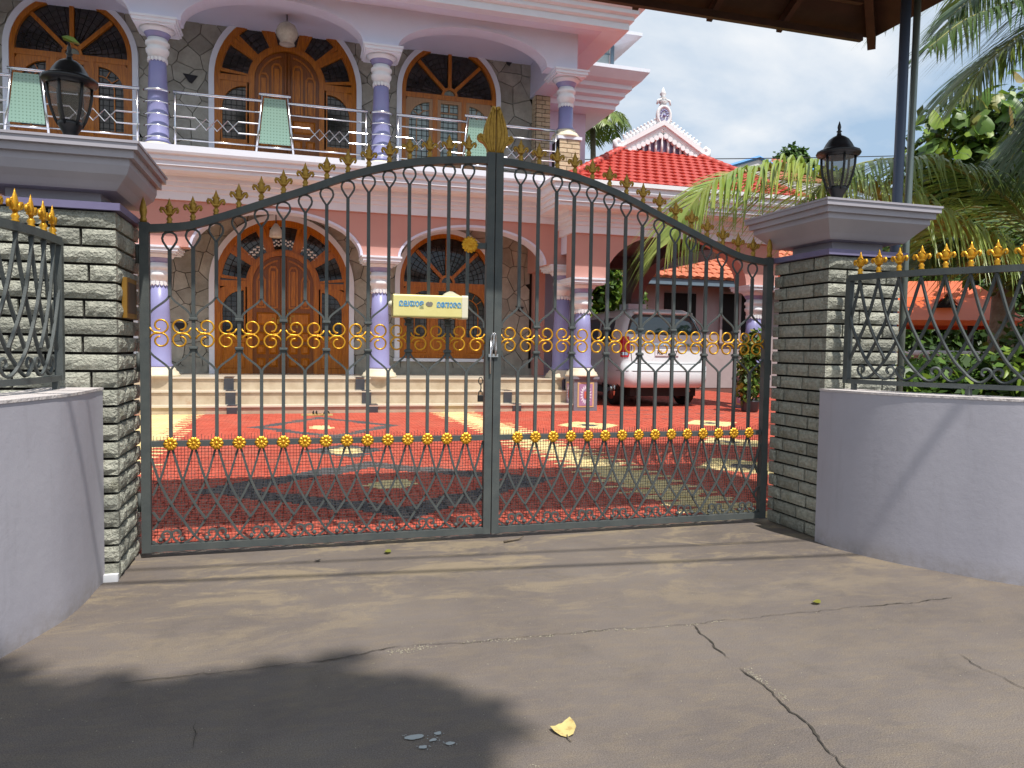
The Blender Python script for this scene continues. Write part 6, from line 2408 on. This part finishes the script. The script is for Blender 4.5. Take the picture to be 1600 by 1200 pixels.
LEAFM = [big_leaf('leaf_bright', 1), big_leaf('leaf_bright', 2), big_leaf('leaf_mid', 3), big_leaf('leaf_mid', 4), big_leaf('leaf_yellow', 5), big_leaf('leaf_brown', 6)]
cb = [(10.35, 9.6, 4.25, 1.0, .9, .95), (11.2, 9.4, 4.45, 1.2, 1.0, 1.0), (12.3, 9.4, 4.4, 1.2, 1.0, 1.1), (10.9, 9.5, 3.2, 1.1, .9, .9), (12.0, 9.3, 3.1, 1.3, 1.0, 1.0)]
ct = tree('climber_covered_tree', 'rounded tree smothered in large heart shaped leaves, green, yellow and russet', 'tree', (11.3, 9.7, 0), cb, 7500, .20, ['leaf_dark', 'leaf_mid', 'leaf_bright'], [.5, .3, .2], .2, None, .35)
P_, D_ = cloud_points(cb, 300, .97)
for p, d in zip(P_, D_):
    if d[1] > .1:
        p = p-np.array([0, 2*d[1]*.95, 0]); d[1] *= -1
    v = Vector((d[0]*.7, d[1]-.75, abs(d[2])*.5+.5)).normalized()
    q = v.to_track_quat('Z', 'Y').to_euler()
    k = R.choices(range(6), [6, 6, 3, 3, 3, 1.5])[0]
    s = R.uniform(.22, .37)
    o = piece('large_leaf', LEAFM[k], Vector(p), ct, (s, s, s), (q.x+R.uniform(-.4, .4), q.y+R.uniform(-.4, .4), q.z+R.uniform(-1.2, 1.2)))

tree('garden_tree', 'dark dense tree standing behind the orange well roof', 'tree', (15.5, 15.0, 0), [(14.6, 15, 2.2, 1.8, 1.4, 1.7), (16.6, 15, 2.8, 1.9, 1.4, 2.0), (18.6, 15, 2.6, 2.0, 1.4, 2.1), (15.6, 15.2, 4.6, 1.7, 1.3, 1.3)], 17000, .25, ['leaf_dark', 'leaf_mid'], [.8, .2], .22, None, .3)
tree('garden_tree', 'dark leafy tree in front of the annex wall, behind the canopy post', 'tree', (12.6, 14.0, 0), [(12.3, 14, 1.6, .9, .9, 1.3), (13.4, 14.2, 2.6, 1.0, .9, 1.5), (13.3, 14.1, 1.0, 1.0, .9, 1.0)], 9000, .20, ['leaf_dark', 'leaf_mid'], [.75, .25], .14, None, .3)
tree('garden_tree', 'green tree glimpsed beneath the car porch beyond the car roof', 'tree', (8.5, 20.9, 0), [(7.8, 20.9, 2.9, .9, .6, 1.2), (8.8, 20.9, 3.2, .8, .6, 1.1), (8.3, 20.9, 1.7, 1.1, .6, 1.0), (9.55, 20.2, 2.45, .45, .35, .6)], 4200, .26, ['leaf_mid', 'leaf_bright', 'leaf_dark'], [.45, .4, .15], .12, None, .4)
tree('garden_tree', 'small round tree far away above the distant red roof', 'tree', (44, 60, 0), [(44.4, 60, 19.2, 1.7, 1.2, 1.2), (43.2, 60, 18.6, 1.1, 1.2, .8), (45.5, 60, 18.5, 1.2, 1.2, .8)], 2600, .5, ['leaf_dark', 'leaf_mid'], [.6, .4], .3, None, .3)


def shrub(label, base, blobs, n, size, ms, w, group=None, shell=.3):
    T = thing('garden_shrub', label, 'shrub', base, group)
    m = MB()
    for b in blobs:
        m.tube([(base[0], base[1], base[2]-.03), ((base[0]+b[0])/2, (base[1]+b[1])/2, base[2]+(b[2]-base[2])*.6), (b[0], b[1], b[2])], [.03, .02, .012], 6)
    m.build('stem', 'bark', T)
    leaves('leaves', T, blobs, n, size, ms, w, shell)
    return T


shrub('dark shrub below the orange well roof', (9.6, 9.4, 0), [(8.9, 9.4, .55, .8, .6, .6), (9.9, 9.4, .6, .9, .6, .6), (11.0, 9.5, .55, .9, .6, .6)], 6500, .14, ['leaf_dark', 'leaf_mid'], [.7, .3])
shrub('broad dark shrub filling the right edge beyond the wall railing', (9.3, 6.8, 0), [(8.55, 6.9, .8, .5, .5, .75), (9.4, 6.7, 1.3, .8, .6, 1.1), (10.4, 6.8, 1.2, .9, .6, 1.1)], 8000, .14, ['leaf_dark', 'leaf_mid'], [.65, .35])
shrub('low leafy shrub right behind the right wall railing beside the stone pillar', (4.75, 4.95, 0), [(4.5, 4.9, .72, .45, .3, .34), (5.1, 5.0, .75, .45, .3, .36), (5.6, 4.9, .8, .4, .3, .4)], 3200, .105, ['leaf_dark', 'leaf_mid', 'leaf_bright'], [.5, .35, .15])
# glossy shrub with large pointed leaves at the right edge
LANCE = [(0, 0), (.10, .12), (.17, .36), (.15, .62), (.07, .86), (0, 1.0), (-.07, .86), (-.15, .62), (-.17, .36), (-.10, .12)]


def lance(mk, bend):
    mb = MB()
    mb.add([(x, y, -bend*y*y-.5*abs(x)) for x, y in LANCE]+[(0, .3, -bend*.09), (0, .65, -bend*.42)], [(0, 1, 2, 10), (2, 3, 11, 10), (3, 4, 5, 11), (5, 6, 7, 11), (7, 8, 10, 11), (8, 9, 0, 10)], True)
    return mb.mesh('large_leaf', mats=[M[mk]])


LN = [lance('leaf_bright', .25), lance('leaf_bright', .45), lance('leaf_mid', .3), lance('leaf_mid', .5)]
gs = thing('garden_shrub', 'glossy shrub with large pointed bright leaves at the right edge behind the railing', 'shrub', (5.75, 4.55, 0))
for k in range(9):
    bx, by = 5.75+R.uniform(-.15, .15), 4.55+R.uniform(-.1, .1)
    tx, ty, tz = bx+R.uniform(-.55, .45), by+R.uniform(-.25, .15), R.uniform(.95, 1.5)
    st = catmull([(bx, by, -.03), ((bx*2+tx)/3, (by*2+ty)/3, tz*.55), (tx, ty, tz)], 6)
    m = MB(); m.tube(st, .010, 6); m.build('stem', 'leaf_mid', gs)
    for j in range(14):
        p = st[min(len(st)-1, 4+int(j*.65))]
        az = R.uniform(0, 2*PI)
        s = R.uniform(.15, .25)
        piece('large_leaf', R.choice(LN), p, gs, (s, s, s), (R.uniform(-.7, .5), R.uniform(-.3, .3), az))
shrub('leafy shrub glimpsed past the left wall railing', (-2.0, 5.6, 0), [(-2.1, 5.6, .9, .6, .4, .8), (-2.9, 5.6, 1.0, .7, .4, .9)], 1800, .18, ['leaf_mid', 'leaf_dark'], [.5, .5])
# potted shrub by the far porch column
pt = thing('potted_shrub', 'potted shrub with small yellow green leaves beside the right porch column', 'potted plant', (8.42, 12.45, 0))
m = MB(); m.lathe([(.14, 0), (.16, .03), (.19, .20), (.20, .22), (.17, .23), (.16, .19)], 8.42, 12.45, 16); m.build('pot', 'granite_and_shadow', pt)
m = MB()
for q in ((-.1, .0, 1.0), (.12, .05, 1.15), (.02, -.1, .8)):
    m.tube([(8.42, 12.45, .28), (8.42+q[0], 12.45+q[1], q[2])], [.02, .01], 6)
m.build('stem', 'bark', pt)
leaves('foliage', pt, [(8.38, 12.45, .75, .30, .2, .42), (8.5, 12.45, 1.3, .24, .2, .32), (8.30, 12.4, 1.05, .22, .2, .28), (8.4, 12.4, .40, .28, .2, .25)], 1100, .12, ['leaf_mid', 'leaf_yellow', 'leaf_dark'], [.4, .3, .3], .3)

# tree overhead, behind the viewpoint: only its shadow falls into the picture
tree('unseen_shade_tree', 'unseen tall tree overhanging the driveway, its crown shading the concrete', 'tree', (-3.6, -4.2, 0),
     [(x+.46, y-1.86, z+4.4, rx, ry, rz) for x, y, z, rx, ry, rz in
      ((-1.05, -.98, 6.6, .72, .66, .4), (-.35, -.92, 6.7, .60, .60, .4), (.25, -1.12, 6.6, .62, .55, .4), (.85, -1.12, 6.6, .56, .50, .4), (1.22, -1.16, 6.6, .34, .33, .35), (.2, -1.75, 6.7, .75, .6, .4),
       (-.8, -1.8, 6.8, .9, .8, .4), (-2.0, -1.9, 6.6, 1.0, .9, .5))],
     15000, .17, ['leaf_mid', 'leaf_dark'], [.6, .4], .2, None, .0)

# ------------------------------------------------------------------ cables
for nm, a, b, r_ in (('dark overhead cable crossing the sky above the tiled roof', (5, 20, 6.35), (30, 20, 8.95), .014),
                     ('overhead cable above the driveway, nearer the gate', (-9, 1.915, 6.1), (12, .465, 6.0), .013),
                     ('overhead cable above the driveway, further from the gate', (-9, 1.97, 6.1), (12, -.12, 6.0), .018)):
    pts = [Vector(a).lerp(Vector(b), i/16)-Vector((0, 0, .15*math.sin(PI*i/16))) for i in range(17)]
    m = MB(); m.tube(pts, r_, 6)
    tag(m.build('overhead_cable', 'car_black'), nm, 'cable', 'overhead cables')

# ------------------------------------------------------------------ small things on the ground
dl = thing('dry_leaf', 'large curled yellow dry leaf lying on the driveway in the foreground', 'leaf', (.77, 2.06, 0))
m = MB()
out = [(0, -.5), (.28, -.42), (.50, -.15), (.50, .10), (.42, .38), (.30, .34), (.18, .30), (.05, .22), (-.10, .20), (-.28, .10), (-.52, .02), (-.42, -.20), (-.22, -.40)]
vs = []
for x, y in out:
    X, Y_ = x*.078, y*.108
    vs.append((.772+X+.012*y, 2.055+Y_, .004+.016*(abs(x)*1.5)**2+.010*max(0, y)))
vs += [(.772+x*.034+.012*y, 2.055+y*.054, .0035+.004*abs(x)) for x, y in out]+[(.774, 2.05, .004)]
n = len(out)
m.add(vs, [(i, (i+1) % n, n+(i+1) % n, n+i) for i in range(n)]+[(n+i, n+(i+1) % n, 2*n) for i in range(n)], True)
m.build('blade', 'dry_leaf', dl)
m = MB(); m.tube([(.769, 2.010, .007), (.765, 1.992, .008), (.769, 1.975, .006)], [.0014, .0024, .002], 5); m.build('stalk', 'bark', dl)
for nm, lb, mk, x, y, s, rz in (('dry_leaf', 'small yellow leaf on the driveway towards the right wall', 'leaf_yellow', 2.29, 2.82, .045, .4), ('dry_leaf', 'small olive leaf on the concrete below the left gate leaf', 'leaf_yellow', .48, 4.10, .05, 1.2),
                                ('dry_leaf', 'tiny dark leaf scrap left of the olive leaf before the gate', 'crack', .10, 4.02, .03, .2)):
    me = MB()
    me.add([(math.cos(a)*s*(.6 if i % 2 else .5)*1.1, math.sin(a)*s*.38, .004+s*.22*abs(math.cos(a))) for i, a in enumerate([2*PI*k/9 for k in range(9)])]+[(0, 0, .003)], [(i, (i+1) % 9, 9) for i in range(9)], True)
    o = bpy.data.objects.new(nm, me.mesh(nm, mats=[M[mk]])); COL.objects.link(o); o.location = (x, y, .002); o.rotation_euler = (0, 0, rz)
    tag(o, lb, 'leaf')
m = MB(); m.tube([(1.17, 4.16, .010), (1.22, 4.18, .012), (1.27, 4.20, .010), (1.31, 4.22, .022)], [.006, .007, .006, .003], 6)
tag(m.build('twig', 'bark'), 'short pale twig lying at the foot of the meeting posts', 'twig')
sd = thing('sandals', 'pair of dark sandals left on the red paving before the steps', 'sandals', (.29, 12.6, 0))
for dx_, rz in ((-.09, .15), (.10, -.5)):
    m = MB()
    c, s = math.cos(rz), math.sin(rz)
    o2 = [(.30+dx_+(x*c-y*s), 12.6+(x*s+y*c)) for x, y in [(.17*math.cos(2*PI*k/14), .05*math.sin(2*PI*k/14)*(1.1 if math.cos(2*PI*k/14) > 0 else .85)) for k in range(14)]]
    m.zprism(o2, .003, .028)
    sl_ = m.build('sole', 'dry_leaf', sd)
    m = MB()
    for q in (.03, .08):
        m.tube([(.30+dx_+(q*c-t_*s), 12.6+(q*s+t_*c), .028+.045*math.sin(PI*(t_+.05)/.1)) for t_ in (-.05, -.025, 0, .025, .05)], .011, 6)
    m.build('strap', 'car_black', sd)
